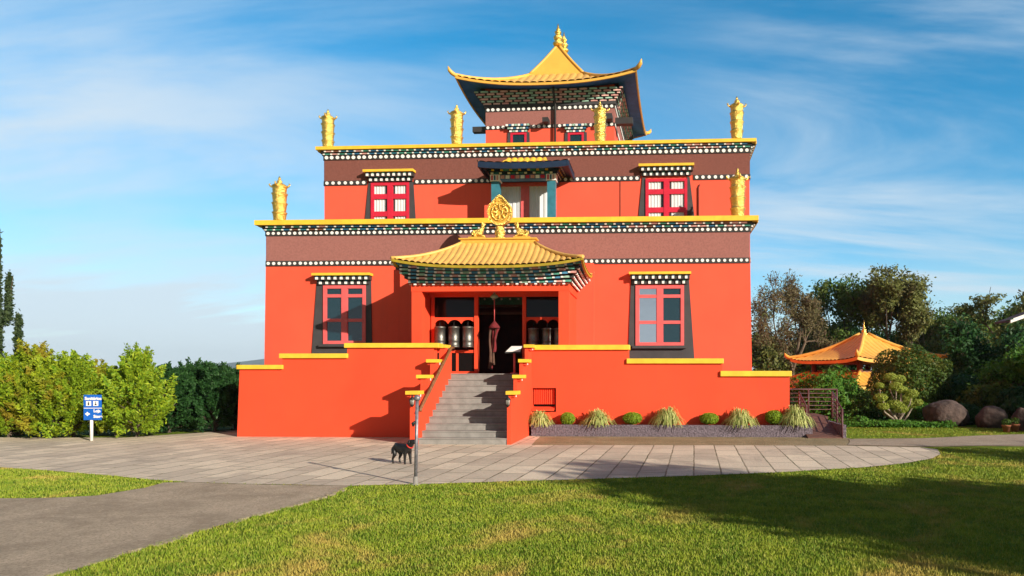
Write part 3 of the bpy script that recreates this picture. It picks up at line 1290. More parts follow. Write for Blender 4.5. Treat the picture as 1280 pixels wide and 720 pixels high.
q_top, q_c0, q_d1, q_d0, q_m0, q_b0 = z2(180.8), z2(184.8), z2(190.2), z2(196), z2(222.3), z2(228.2)
z_roof1 = z_cop0 - .25
mb = MB()
S2 = side_frames(F2, w2, 14.0)
mb.fbox(F2, 0, w2, -14, 0, z_roof1, q_c0, 'pale_red_wall')
mb.build('upper_storey_wall', temple)
dw0, dw1 = F2.hit(622, 250)[0] - .02, F2.hit(690, 250)[0] + .02
mb = MB()
for F, L_ in S2:
    mb.fbox(F, .001 if F is not F2 else 0, L_, 0, .014, q_m0 + .002, q_d0 - .002, 'brown_stucco')
mb.build('brown_band', temple)
mb = MB()
wl0, wl1 = F2.hit(459, 240)[0], F2.hit(518, 240)[0]
wr0, wr1 = F2.hit(800, 240)[0], F2.hit(867, 240)[0]
for F, L_ in S2:
    if F is F2:
        for a, b in ((0, wl0), (wl1, F2.hit(614, 240)[0]), (F2.hit(696, 240)[0], wr0), (wr1, w2)):
            L3 = b - a
            mb = MB()
            mb.fbox(F, a, b, 0, .03, q_b0, q_m0, 'dark_trim')
            n = int(L3 / .2)
            for k in range(n):
                mb.fdisc(F, a + (k + .5) * L3 / n, (q_b0 + q_m0) / 2, .057, .03, .048, 'white_paint', 10)
            mb.build('dotted_band', temple)
    else:
        mb = MB()
        dot_band(mb, F, L_, q_b0, q_m0, .2, .057)
        mb.build('dotted_band', temple)
mb = MB()
for i, (F, L_) in enumerate(S2):
    dot_band(mb, F, L_, q_d0, q_d1, .192, .062, .04)
    block_rows(mb, F, L_, q_d1 + .001, q_c0 - .001, .05, .2, 2, .26, over=.08 if i == 0 else 0, seed=2)
    a, b = (-.2, L_ + .2) if i == 0 else (.002, L_)
    mb.fbox(F, a, b, -.4, .24, q_c0, q_top, 'yellow_paint')
mb.fbox(F2, .01, w2 - .01, -13.9, -.41, q_c0 - .02, q_c0 + .01, 'terrace_tile')
mb.build('cornice', temple)
window(F2, (464.5, 512), (229, 283), (461, 517), (455.5, 520.5), (228, 286), (214.2, 217, 227.5), (458, 519.5), (246, 267.7), None, 'window_red', 'curtain')
window(F2, (807, 859), (224, 279), (803, 862), (797, 869.5), (222, 284), (207, 210, 220.5), (799, 867), (240, 262.7), None, 'window_red', 'curtain')

# balcony bay with its own little roof
FBAY_O = 0.85
bs0, bs1 = F2.hit(614, 250, FBAY_O)[0], F2.hit(694, 250, FBAY_O)[0]
cw = F2.hit(624, 250, FBAY_O)[0] - bs0


def zy(py, o=FBAY_O):
    return F2.hit(654, py, o)[1]


for a in (bs0, bs1 - cw):
    mb = MB()
    mb.fbox(F2, a, a + cw, FBAY_O - cw, FBAY_O, z_roof1, zy(226), 'teal_paint')
    mb.fbox(F2, a - .03, a + cw + .03, FBAY_O - cw - .03, FBAY_O + .03, zy(226), zy(218), 'white_paint')
    for k in range(3):
        mb.fbox(F2, a + .01 + k * cw / 3, a + cw / 3 * (k + .7), FBAY_O + .03, FBAY_O + .045, zy(225), zy(219), ['window_red', 'blue_paint', 'pink_paint'][k])
    mb.build('bay_column', temple)
mb = MB()
mb.fbox(F2, bs0 + cw + .03, bs1 - cw - .03, FBAY_O - cw, FBAY_O, zy(224), zy(218), 'blue_paint')
for k in range(9):
    L3 = bs1 - bs0 - 2 * cw - .1
    s = bs0 + cw + .05 + k * L3 / 9
    mb.fbox(F2, s, s + L3 / 9 * .8, FBAY_O, FBAY_O + .02, zy(223), zy(219), ['pink_paint', 'white_paint', 'window_red'][k % 3])
mb.fbox(F2, bs0, bs0 + .1, 0, FBAY_O - cw - .03, zy(224), zy(218), 'blue_paint')
mb.fbox(F2, bs1 - .1, bs1, 0, FBAY_O - cw - .03, zy(224), zy(218), 'blue_paint')
mb.fbox(F2, bs0 + .1, bs1 - .1, 0, FBAY_O - cw - .01, zy(219), zy(217), 'dark_trim')
mb.build('bay_beam', temple)
mb = MB()
pb = F2.pt((bs0 + bs1) / 2, 0, 0)
rows = 4
za0, za1 = zy(218), zy(205.5)
for r in range(rows):
    u = (r + .5) / rows
    hx = (bs1 - bs0) / 2 + .02 + .28 * u
    for k, (F, L_) in enumerate(rect_frames(pb.x, pb.y, hx, FBAY_O + .02 + .28 * u, A2)):
        if k == 2:
            continue
        h = (za1 - za0) / rows
        za = za0 + r * h
        if k == 0:
            mb.fbox(F, 0, L_, -FBAY_O - .25, -.03, za, za + h, 'navy')
        n = max(3, int(L_ / (.27 if k == 0 else .22)))
        p = L_ / n
        lim = L_ if k == 0 else L_ / 2 + .1
        for j in range(n):
            s = (j + (.55 if r % 2 else .2)) * p
            if k == 1 and s > L_ / 2 or k == 3 and s < L_ / 2 or s + .6 * p > L_:
                continue
            mb.fbox(F, s, s + .3 * p, -.035, .02, za + h * .15, za + h * .75, 'white_paint' if r % 2 == 0 else 'yellow_paint')
            mb.fbox(F, s + .32 * p, s + .9 * p, -.035, 0, za + h * .15, za + h * .85, ['teal_paint', 'navy', 'green_paint'][(j + r) % 3])
mb.build('bay_bracket', temple)
bo = FBAY_O + .60
brx = (F2.hit(711, 200, bo)[0] - F2.hit(597, 200, bo)[0]) / 2
pc_ = F2.pt((F2.hit(711, 200, bo)[0] + F2.hit(597, 200, bo)[0]) / 2, 0, 0)
z_be = F2.hit(654, 203.5, bo)[1]
bay_roof = pagoda_roof(pc_.x, pc_.y, A2, brx, bo, brx * .55, .25, z_be + .02, .16, .06, .27, .03, .8, 'brown_paint', 'navy', 'navy', temple,
                       'bay_roof', sides=(0, 1, 3), thick=.19, hip=.035, horn=0, under_in=.3)
tw_ = (F2.hit(684, 199, bo - .35)[0] - F2.hit(629, 199, bo - .35)[0]) / 2
pr_ = F2.pt((F2.hit(684, 199, bo - .35)[0] + F2.hit(629, 199, bo - .35)[0]) / 2, 0, 0)
pagoda_roof(pr_.x, pr_.y, A2, tw_, bo - .30, tw_ * .86, bo - .62, z_be + .10, .22, .02, .21, .05, .9, 'yellow_paint', None, 'shaded_yellow', temple,
            'tile_ridge', sides=(0, 1, 3), thick=.05, hip=.03, horn=0)
# balcony door
FD = F2
mb = MB()
ds0, ds1 = F2.hit(622, 250)[0] - .1, F2.hit(690, 250)[0] + .15
dz1 = F2.hit(654, 229)[1]
mb.fbox(F2, ds0, ds1, 0, .012, z_roof1, dz1 + .3, 'dark_red')
mid = (ds0 + ds1) / 2
for a, b in ((ds0, ds0 + .12), (ds1 - .12, ds1), (mid - .14, mid + .14)):
    mb.fbox(F2, a, b, .012, .09, z_roof1, dz1, 'window_pink')
mb.fbox(F2, ds0 + .12, mid - .14, .012, .09, dz1 - .12, dz1, 'window_pink')
mb.fbox(F2, mid + .14, ds1 - .12, .012, .09, dz1 - .12, dz1, 'window_pink')
bd = mb.build('balcony_door', temple)
for a, b in ((ds0 + .12, mid - .14), (mid + .14, ds1 - .12)):
    mb = MB()
    row0, row1 = [], []
    for j in range(61):
        u = j / 60
        o = .035 + .012 * math.sin(u * 30) + .005 * math.sin(u * 71)
        row0.append(F2.pt(a + (b - a) * u, o, z_roof1))
        row1.append(F2.pt(a + (b - a) * u, o, dz1 - .12))
    mb.grid([row0, row1], 'curtain')
    mb.build('curtain', bd)
for a, b in ((ds0 + .12, mid - .14), (mid + .14, ds1 - .12)):
    mb = MB()
    mb.face([F2.pt(a, .064, z_roof1), F2.pt(b, .064, z_roof1), F2.pt(b, .064, dz1 - .12), F2.pt(a, .064, dz1 - .12)], 'window_glass')
    mb.build('pane', bd)
mb = MB()
s_, _ = F2.hit(775, 250)
mb.fbox(F2, s_, s_ + .02, .001, .02, z_roof1, q_b0 - .01, 'cloth_tan')
mb.build('conduit', temple)
mb = MB()
s_, _ = F2.hit(873, 250)
zt_ = F2.hit(873, 231)[1]
mb.tube([F2.pt(s_, .03, z_roof1), F2.pt(s_, .03, zt_ - .1), F2.pt(s_ + .05, .03, zt_)], .022, 'dark_red', 6)
mb.build('conduit', temple)

# ---- tower
A3 = R(-2.3)
TCY = 31.3
TW = 5.44
c3 = Vector((X(687, 28.55) + .10, TCY))
tf = rect_frames(c3.x, c3.y, TW / 2, TW / 2, A3)
F3 = tf[0][0]


def z3(py):
    return F3.hit(687, py)[1]


t_d0, t_d1, t_m1, t_g0, t_g1 = z3(160), z3(155.8), z3(138), z3(133), z3(129.5)
mb = MB()
for i, (F, L_) in enumerate(tf):
    e = .3 if i % 2 == 0 else 0
    if i % 2 == 0:
        mb.fbox(F, 0, L_, -.3, 0, q_c0 - .1, z3(104), 'pale_red_wall')
    else:
        mb.fbox(F, .301, L_ - .301, -.3, 0, q_c0 - .1, z3(104), 'pale_red_wall')
mb.build('tower_wall', temple)
mb = MB()
for i, (F, L_) in enumerate(tf):
    mb.fbox(F, 0 if i % 2 == 0 else .001, L_ if i % 2 == 0 else L_ - .001, 0, .014, t_d1 + .002, t_m1 - .002, 'maroon_stucco')
mb.build('maroon_band', temple)
mb = MB()
for i, (F, L_) in enumerate(tf):
    dot_band(mb, F, L_, t_d0, t_d1, .215, .066)
    dot_band(mb, F, L_, t_m1, t_g0, .215, .066)
    mb.fbox(F, -.04, L_ + .04, 0, .07 if i % 2 == 0 else .069, t_g0, t_g1, 'grey_surround')
mb.build('dotted_band', temple)
mb = MB()
rows = 6
k0, k1 = t_g1, F3.hit(687, 110.5, .4)[1]
TC = ['tower_pink', 'tower_green', 'tower_pink', 'tower_green', 'pink_paint', 'pale_green']
for r in range(rows):
    u = (r + .5) / rows
    ext = .06 + .36 * u
    for i, (F, L_) in enumerate(rect_frames(c3.x, c3.y, TW / 2 + ext, TW / 2 + ext, A3)):
        h = (k1 - k0) / rows
        za = k0 + r * h
        if i % 2 == 0:
            mb.fbox(F, 0, L_, -.6, -.05, za, za + h, 'dark_trim')
        else:
            mb.fbox(F, .601, L_ - .601, -.6, -.051, za, za + h, 'dark_trim')
        n = 15
        p = L_ / n
        for j in range(n + 1):
            s = (j - (.5 if r % 2 else 0) + .18) * p
            a, b = max(.02, s), min(L_ - .02, s + .74 * p)
            if b - a < .08:
                continue
            mb.fbox(F, a, b, -.055, 0, za + h * .10, za + h * .84, TC[(j * 2 + r + (j // 3)) % 6])
mb.build('tower_bracket', temple)
TE = 3.72
ze = F3.hit(687, 102.5, TE - TW / 2)[1]
tower_roof = pagoda_roof(c3.x, c3.y, A3, TE, TE, 1.12, 1.12, ze, 14.9 - ze, .40, .31, .06, .62, 'roof_gold', 'deep_blue', 'roof_gold_smooth', temple,
                         'tower_roof', thick=.095, lift_p=2.4, hip=.08, horn=.28, under_in=.82)
# steep smooth cap with a short ridge running back
mb = MB()
ca, sa = math.cos(A3), math.sin(A3)


def tl(x, y, z):
    return Vector((c3.x + ca * x - sa * y, c3.y + sa * x + ca * y, z))


hb, zb0, zap, rl = 1.22, 14.84, 16.36, .75
base = [tl(-hb, -hb, zb0), tl(hb, -hb, zb0), tl(hb, hb, zb0), tl(-hb, hb, zb0)]
ra, rb = tl(0, -rl, zap), tl(0, rl, zap + .42)


def bow(p, q, u):
    v = p.lerp(q, u)
    v.z -= .05 * math.sin(math.pi * u)
    return v


n = 8
for i in range(n):
    u0, u1 = i / n, (i + 1) / n
    mb.face([bow(base[0], ra, u0), bow(base[1], ra, u0), bow(base[1], ra, u1), bow(base[0], ra, u1)], 'roof_gold_smooth')
    mb.face([bow(base[1], ra, u0), bow(base[2], rb, u0), bow(base[2], rb, u1), bow(base[1], ra, u1)], 'roof_gold_smooth')
    mb.face([bow(base[2], rb, u0), bow(base[3], rb, u0), bow(base[3], rb, u1), bow(base[2], rb, u1)], 'roof_gold_smooth')
    mb.face([bow(base[3], rb, u0), bow(base[0], ra, u0), bow(base[0], ra, u1), bow(base[3], rb, u1)], 'roof_gold_smooth')
for b_, a_ in ((base[0], ra), (base[1], ra), (base[2], rb), (base[3], rb)):
    mb.tube([bow(b_, a_, i / n) + Vector((0, 0, .03)) for i in range(n + 1)], .06, 'roof_gold_smooth', 8)
mb.tube([ra, rb], .08, 'roof_gold_smooth', 8)
mb.build('roof_cap', tower_roof)
prof = [(.10, 0), (.15, .05), (.17, .12), (.10, .20), (.08, .24), (.13, .28), (.15, .36), (.10, .46), (.055, .52), (.10, .55), (.11, .60), (.045, .66), (.07, .69), (.04, .76), (.012, .95)]
for y, k, dz in ((-rl, 1.06, -.06), (rl, 1.0, .36), (rl + .55, .8, -.25)):
    mb = MB()
    p = tl(0, y, zap + dz)
    mb.lathe(p, [(r * k * 1.35, z * k) for r, z in prof], 'gold_leaf', 14)
    mb.build('finial', tower_roof)
# beam ends, down pipe and small windows of the tower
mb = MB()
zbm = F3.hit(600, 159.5)[1]
for F, L_, ks in ((tf[0][0], TW, ()),):
    s_, zz_ = F.hit(684, 154)
    mb.fbox(F, s_ - .12, s_ + .12, 0, .45, zz_ - .09, zz_ + .09, 'dark_trim')
mb.build('beam_end', temple)
mb = MB()
mb.fbox(tf[0][0], -.62, -.002, -.42, -.15, zbm - .12, zbm + .10, 'dark_trim')
mb.build('beam_end', temple)
mb = MB()
mb.fbox(tf[0][0], TW + .002, TW + .75, -.52, -.2, zbm + .06, zbm + .32, 'dark_trim')
mb.build('beam_end', temple)
mb = MB()
mb.fbox(tf[0][0], TW - .35, TW - .05, .002, .5, zbm + .03, zbm + .25, 'dark_trim')
mb.build('beam_end', temple)
mb = MB()
s_ = F3.hit(694, 150, .1)[0]
mb.tube([F3.pt(s_, .55, k1 + .02), F3.pt(s_, .5, k1 - .15), F3.pt(s_, .12, k0 - .05), F3.pt(s_, .12, q_c0 + .05)], .045, 'dark_trim', 8)
mb.build('down_pipe', temple)
for px in (648.5, 720):
    mb = MB()
    sa_, sb_ = F3.hit(px - 10, 170)[0], F3.hit(px + 10, 170)[0]
    zt_, zb_ = F3.hit(px, 166)[1], q_c0 + .02
    mb.fbox(F3, sa_, sa_ + .09, 0, .06, zb_, zt_, 'window_red')
    mb.fbox(F3, sb_ - .09, sb_, 0, .06, zb_, zt_, 'window_red')
    mb.fbox(F3, sa_ + .09, sb_ - .09, 0, .06, zt_ - .09, zt_, 'window_red')
    w_ = mb.build('window', temple)
    mb = MB()
    mb.fbox(F3, sa_ + .09, sb_ - .09, .01, .02, zb_, zt_ - .09, 'dark_glass')
    mb.build('pane', w_)
    mb = MB()
    mb.fprism(F3, [(sa_ - .17, zb_), (sa_, zb_), (sa_, zt_), (sa_ - .12, zt_)], .001, .05, 'grey_surround')
    mb.build('surround', w_)
    mb = MB()
    mb.fprism(F3, [(sb_, zb_), (sb_ + .17, zb_), (sb_ + .12, zt_), (sb_, zt_)], .001, .05, 'grey_surround')
    mb.build('surround', w_)
    mb = MB()
    z5 = F3.hit(px, 157)[1]
    for r in range(3):
        o = .10 + .07 * r
        h = (z5 - zt_) / 3
        mb.fbox(F3, sa_ - .05 - .06 * r, sb_ + .05 + .06 * r, 0, o - .03, zt_ + r * h, zt_ + (r + 1) * h, 'dark_trim')
        L3 = sb_ - sa_ + .1 + .12 * r
        n = 6 + r
        for k in range(n):
            s = sa_ - .05 - .06 * r + k * L3 / n
            mb.fbox(F3, s + .01, s + L3 / n * .85, o - .03, o, zt_ + r * h + .01, zt_ + (r + .9) * h, ['white_paint', 'pale_green', 'white_paint', 'blue_paint'][(k + r) % 4])
    mb.build('lintel', w_)

# ================================================================== GOLDEN ROOF ORNAMENTS
def banner(px, py0, py1, y, label):
    p = at(px, py0, y)
    hgt = Z(px, py1, y) - p.z
    t_ = thing('victory_banner', label, 'roof ornament', p, 0, 'golden banner cylinders on the parapets')
    k = hgt / 1.36
    mb = MB()
    prof = []
    z = 0.0
    seg = [(.165, .205), (.175, .215), (.185, .22), (.19, .215)]
    for i, (a, b) in enumerate(seg):
        hh = .285 if i < 3 else .22
        prof += [(a, z), (a + .008, z + .05), (b - .01, z + hh - .05), (b + .012, z + hh - .02), (b + .012, z + hh), (a + .012, z + hh + .004)]
        z += hh + .004
    mb.lathe(p, [(r * k, zz * k) for r, zz in prof], 'gold_leaf', 22)
    mb.build('body', t_)
    mb = MB()
    mb.lathe(p + Vector((0, 0, z * k)), [(r * k, zz * k) for r, zz in [(.20, 0), (.21, .02), (.15, .06), (.10, .09), (.06, .11), (.085, .14), (.06, .18), (.03, .20), (.045, .23), (.008, .31)]], 'gold_leaf', 18)
    mb.build('crown', t_)
    for q in range(4):
        mb = MB()
        a = q * math.pi / 2 + .1
        d = Vector((math.cos(a), math.sin(a), 0))
        b = p + Vector((0, 0, (z - .03) * k))
        mb.tube([b + d * .19 * k, b + d * .27 * k + Vector((0, 0, .03 * k)), b + d * .31 * k + Vector((0, 0, .09 * k)), b + d * .27 * k + Vector((0, 0, .12 * k))],
                [.03 * k, .028 * k, .022 * k, .008 * k], 'gold_leaf', 6)
        mb.build('arm', t_)
    return t_


banner(349.5, 277.5, 222, 21.75, 'golden banner cylinder on the left corner of the middle parapet')
banner(922, 273.5, 211.5, 21.75, 'golden banner cylinder on the right corner of the middle parapet')
banner(410, 186.5, 138, 23.5, 'golden banner cylinder on the left end of the top parapet')
banner(571, 182, 132, 23.5, 'golden banner cylinder on the top parapet just left of the tower')
banner(750, 178.5, 128, 23.5, 'golden banner cylinder on the top parapet in front of the tower')
banner(921, 175, 122, 23.5, 'golden banner cylinder on the right end of the top parapet')

# wheel emblem and the two deer on the porch ridge
YR = 19.95
wp = at(625, 301, YR)
wz = zr + .14
wheel = thing('wheel_emblem', 'pointed golden wheel emblem on a pedestal above the entrance porch', 'emblem', (wp.x, YR, wz))
FWh = Frame(wp.x, YR)
k = YR / 860
mb = MB()
mb.lathe((wp.x, YR, wz), [(.15, 0), (.16, .04), (.12, .07), (.15, .14), (.16, .22), (.11, .29), (.13, .32), (.13, .35), (.09, .37)], 'gold_leaf', 18)
mb.build('pedestal', wheel)
zc_ = wz + .37 + .40


def drop(sc, n=48):
    out = []
    for j in range(n):
        a = 2 * math.pi * j / n - math.pi / 2
        r = .36 * sc
        x, z = r * math.cos(a), r * math.sin(a) * 1.06
        if z > 0:
            tpt = z / (r * 1.06)
            z += .13 * sc * tpt ** 5
            x *= 1 - .25 * tpt ** 3 + .06 * math.sin(tpt * math.pi)
        out.append((x, z + zc_))
    return out


mb = MB()
mb.fprism(FWh, drop(1.0), -.07, .04, 'gold_paint')
mb.build('plate', wheel)
mb = MB()
o_, i_ = drop(1.0), drop(.86)
for j in range(len(o_)):
    j2 = (j + 1) % len(o_)
    mb.fprism(FWh, [i_[j], o_[j], o_[j2], i_[j2]], .041, .075, 'gold_leaf')
mb.build('border', wheel)
mb = MB()
for rr_, w_ in ((.23, .028), (.085, .025)):
    mb.tube([FWh.pt(rr_ * math.cos(2 * math.pi * j / 28), .055, zc_ + rr_ * math.sin(2 * math.pi * j / 28)) for j in range(29)], w_, 'gold_leaf', 8, False)
for q in range(8):
    a = q * math.pi / 4
    mb.tube([FWh.pt(.08 * math.cos(a), .055, zc_ + .08 * math.sin(a)), FWh.pt(.15 * math.cos(a), .065, zc_ + .15 * math.sin(a)), FWh.pt(.23 * math.cos(a), .055, zc_ + .23 * math.sin(a))],
            [.02, .034, .02], 'gold_leaf', 8)
rr = random.Random(3)
for q in range(22):
    a = math.pi * (.5 + (rr.random() - .5) * 1.0)
    rad = rr.uniform(.27, .36)
    mb.tube([FWh.pt(rad * math.cos(a) * .8, .045, zc_ + rad * math.sin(a)), FWh.pt(rad * math.cos(a) * .8 + .02, .06, zc_ + rad * math.sin(a) + .03)], [.022, .008], 'gold_leaf', 6)
mb.build('spoked_wheel', wheel)


def deer(px, side, label):
    x = X(px, YR)
    d = thing('deer_statue', label, 'statue', (x, YR, wz - .04), 0 if side < 0 else math.pi, 'golden deer on the porch ridge')
    mb = MB()
    mb.box(x - .24, x + .24, YR - .13, YR + .13, wz - .04, wz + .05, 'gold_paint')
    mb.build('plinth', d)
    # local frame: deer looks along +x
    V_ = [(-.15, 0, .21), (-.02, 0, .22), (.10, 0, .23), (.145, 0, .34), (.155, 0, .46), (.215, 0, .475), (.25, 0, .465),
          (-.13, -.07, .14), (.0, -.09, .12), (-.13, .07, .14), (.0, .09, .12), (.12, -.06, .15), (.22, -.07, .12), (.12, .06, .15), (.22, .07, .12),
          (-.20, 0, .25), (.13, -.05, .53), (.13, .05, .53)]
    E_ = [(0, 1), (1, 2), (2, 3), (3, 4), (4, 5), (5, 6), (0, 7), (7, 8), (0, 9), (9, 10), (2, 11), (11, 12), (2, 13), (13, 14), (0, 15), (4, 16), (4, 17)]
    R_ = [.085, .085, .085, .055, .05, .035, .022, .05, .03, .05, .03, .035, .022, .035, .022, .02, .014, .014]
    skin_body('body', V_, E_, R_, 'gold_leaf', d, sub=2, root=1)


deer(597, -1, 'golden kneeling deer left of the wheel emblem, facing right')
deer(653, 1, 'golden kneeling deer right of the wheel emblem, facing left')

# ================================================================== TERRACE AND STAIRS
SX0, SX1 = X(523, 16.26), X(634, 16.26)              # inner faces of the stair walls
YL, YRT = 18.0, 19.0
mb = MB()
mb.box(SX0 - .3, DX0 + .3, 18.9, 20.2, ZT - .25, ZT - .008, 'terrace_tile')
mb.box(X(299, YL) + .35, SX0 - .31, YL + .31, YBAY - .01, ZT - .25, ZT - .01, 'terrace_tile')
mb.box(DX0 + .31, SX1 - .003, 18.9, 20.2, ZT - .25, ZT - .009, 'terrace_tile')
mb.box(SX1, X(987, YRT) - .35, YRT + .31, YBAY - .01, ZT - .25, ZT - .01, 'terrace_tile')
tag(mb.build('terrace_floor'), kind='structure')


def cap(parent, x0, x1, y0, y1, z0, z1):
    mb = MB()
    mb.box(x0, x1, y0, y1, z0, z1, 'yellow_paint')
    b = mb.build('cap', parent)
    bv = b.modifiers.new('edge', 'BEVEL')
    bv.width = .012
    bv.segments = 2
    return b


xl0, xl1 = X(299.5, YL), SX0 - .20
tw_l = thing('terrace_wall', 'stepped red terrace wall with yellow caps left of the stairs', 'wall', (xl0, YL, 0))
ca_, cb_, cc_ = X(353, YL), X(434, YL), xl1
zA, zB, zC = Z(326, 461.5, YL), Z(394, 447.8, YL), Z(490, 434.8, YL)
mb = MB()
mb.box(xl0, ca_, YL, YL + .3, -.05, zA, 'red_wall')
mb.box(ca_, cb_, YL, YL + .3, -.05, zB, 'red_wall')
mb.box(cb_, cc_, YL, YL + .3, -.05, zC, 'red_wall')
mb.box(xl0, xl0 + .3, YL + .3, 24.0, -.05, zA, 'red_wall')
mb.v = [((x - .07 * (1 - z / zA)) if abs(x - xl0) < .01 else x, y, z) for x, y, z in mb.v]
mb.build('wall_body', tw_l)
cap(tw_l, xl0 - .05, ca_ + .03, YL - .07, YL + .36, zA, zA + .115)
cap(tw_l, ca_ - .06, cb_ + .03, YL - .07, YL + .36, zB, zB + .125)
cap(tw_l, cb_ - .06, X(549, YL), YL - .07, YL + .36, zC, zC + .125)
cap(tw_l, xl0 - .05, xl0 + .36, YL + .37, 24.0, zA, zA + .114)

xr0, xr1 = SX1 + .09, X(987, YRT)
tw_r = thing('terrace_wall', 'stepped red terrace wall with yellow caps behind the planter', 'wall', (xr0, YRT, 0))
d_, e_ = X(786, YRT), X(903, YRT)
z1_, z2_, z3_ = Z(725, 437.5, YRT), Z(845, 454.5, YRT), Z(945, 470.5, YRT)
mb = MB()
hA, hB = X(665.5, YRT), X(695, YRT)
zh1, zh0 = Z(680, 485, YRT), Z(680, 515, YRT)
mb.box(xr0, hA, YRT, YRT + .3, -.05, z1_, 'red_wall')
mb.box(hB, d_, YRT, YRT + .3, -.05, z1_, 'red_wall')
mb.box(hA, hB, YRT, YRT + .3, zh1, z1_, 'red_wall')
mb.box(hA, hB, YRT, YRT + .3, -.05, zh0, 'red_wall')
mb.box(hA, hB, YRT + .25, YRT + .3, zh0, zh1, 'dark_trim')
mb.box(d_, e_, YRT, YRT + .3, -.05, z2_, 'red_wall')
mb.box(e_, xr1, YRT, YRT + .3, -.05, z3_, 'red_wall')
mb.box(xr1 - .3, xr1, YRT + .3, 26, -.5, z3_, 'red_wall')
mb.build('wall_body', tw_r)
cap(tw_r, X(664, YRT), d_ + .03, YRT - .07, YRT + .36, z1_, z1_ + .14)
cap(tw_r, d_ - .06, e_ + .03, YRT - .07, YRT + .36, z2_, z2_ + .14)
cap(tw_r, e_ - .06, xr1 + .05, YRT - .07, YRT + .36, z3_, z3_ + .15)
cap(tw_r, xr1 - .36, xr1 + .05, YRT + .37, 26, z3_, z3_ + .149)
# slatted hatch low in the wall
mb = MB()
zs_ = Z(680, 505.5, YRT)
mb.box(hA + .02, hB - .05, YRT + .15, YRT + .18, zs_, zh1 - .02, 'red_wall')
n = 10
for j in range(n):
    a = hA + .02 + (hB - hA - .07) * j / n
    mb.box(a + .014, a + (hB - hA - .07) / n - .014, YRT + .10, YRT + .15, zs_, zh1 - .025, 'red_wall')
hatch = mb.build('hatch', tw_r)
mb = MB()
zf_ = Z(680, 509, YRT)
mb.hexa([(hA + .0, YRT - .05, zf_ - .10), (hB - .05, YRT - .05, zf_ - .10), (hB - .05, YRT + .16, zf_ - .03), (hA, YRT + .16, zf_ - .03),
         (hA + .0, YRT - .05, zf_ - .06), (hB - .05, YRT - .05, zf_ - .06), (hB - .05, YRT + .16, zf_ + .01), (hA, YRT + .16, zf_ + .01)], 'red_wall')
mb.build('flap', hatch)

stairs = thing('staircase', 'grey concrete staircase between stepped red side walls, leading to the entrance', 'staircase', ((SX0 + SX1) / 2, 16.25, 0))
NR = 11
rise = ZT / NR
tread = .262
mb = MB()
for i in range(NR):
    y0 = 16.26 + i * tread
    y1 = 16.26 + (NR - 1) * tread + .35
    z0, z1 = i * rise, (i + 1) * rise
    mb.box(SX0 + .002, SX1 - .002, y0, y1, z0 - (.02 if i == 0 else 0), z1 - .035, 'concrete_step')
    mb.box(SX0 + .002, SX1 - .002, y0 + .004, y1, z1 - .034, z1 - .028, 'dark_joint')
    mb.box(SX0 + .002, SX1 - .002, y0 - .015, y1, z1 - .027, z1, 'concrete_step')
mb.build('step', stairs)
capz = [1.20, 1.585, 1.99, 2.40]
capy = [16.24, 16.98, 17.72, 18.46]
for sgn in (-1, 1):
    mb = MB()
    x0, x1 = (SX0 - .20, SX0) if sgn < 0 else (SX1, SX1 + .09)
    for i in range(4):
        ye = (capy[i + 1] if i < 3 else (18.95 if sgn < 0 else YRT + .28))
        if sgn > 0 and i == 3:
            ye = YRT - .002
        mb.box(x0, x1, capy[i], ye, -.05, capz[i], 'red_wall')
    sw = mb.build('side_wall', stairs)
    for i in range(4):
        y0 = capy[i] - .06
        mb = MB()
        a, b = (x0 - .09, x1 + .0) if sgn < 0 else (x0 - .02, x1 + .15)
        mb.box(a, b, y0, y0 + .48, capz[i], capz[i] + .085, 'yellow_paint')
        for q in range(3):
            mb.box(b if sgn < 0 else x1 + .002, (b if sgn < 0 else x1) + (.002 if sgn < 0 else .10), y0 + .08 + q * .13, y0 + .14 + q * .13, capz[i] - .06, capz[i] - .002, 'white_paint' if q % 2 else 'red_wall')
            if sgn < 0:
                mb.box(a + .01, x0 - .002, y0 + .08 + q * .13, y0 + .14 + q * .13, capz[i] - .06, capz[i] - .002, 'white_paint' if q % 2 else 'red_wall')
        mb.build('cap', sw)
mb = MB()
xa = SX0 + .09
p0 = Vector((xa, 16.15, .86))
p1 = Vector((xa, 18.6, 2.40))
mb.tube([p0 + Vector((0, -.02, -.06)), p0, p1, p1 + Vector((0, .25, .02))], .04, 'wood_rail', 8)
for u in (.08, .5, .92):
    q = p0.lerp(p1, u)
    mb.tube([q, q + Vector((-.04, 0, -.07)), q + Vector((-.09, 0, -.07))], .012, 'black_metal', 6)
mb.build('handrail', stairs)


def lantern(x, y, z, label):
    t_ = thing('wall_lantern', label, 'lantern', (x, y, z - .3), 0, 'lanterns under the lowest stair caps')
    mb = MB()
    mb.lathe((x, y, z - .3), [(.01, 0), (.03, .03), (.055, .05), (.05, .06)], 'black_metal', 10)
    mb.lathe((x, y, z - .115), [(.075, 0), (.05, .03), (.02, .06), (.012, .115)], 'black_metal', 10)
    for q in range(4):
        a = q * math.pi / 2 + .4
        mb.tube([(x + .05 * math.cos(a), y + .05 * math.sin(a), z - .24), (x + .065 * math.cos(a), y + .065 * math.sin(a), z - .115)], .006, 'black_metal', 4)
    mb.build('cage', t_)
    mb = MB()
    mb.lathe((x, y, z - .238), [(.04, 0), (.055, .12)], 'lamp_glass', 10)
    mb.build('lamp_glass', t_)


lantern(SX0 - .11, capy[0] - .10, capz[0] + .0, 'small black lantern below the lowest cap of the left stair wall')
lantern(SX1 + .04, capy[0] - .10, capz[0] + .0, 'small black lantern below the lowest cap of the right stair wall')

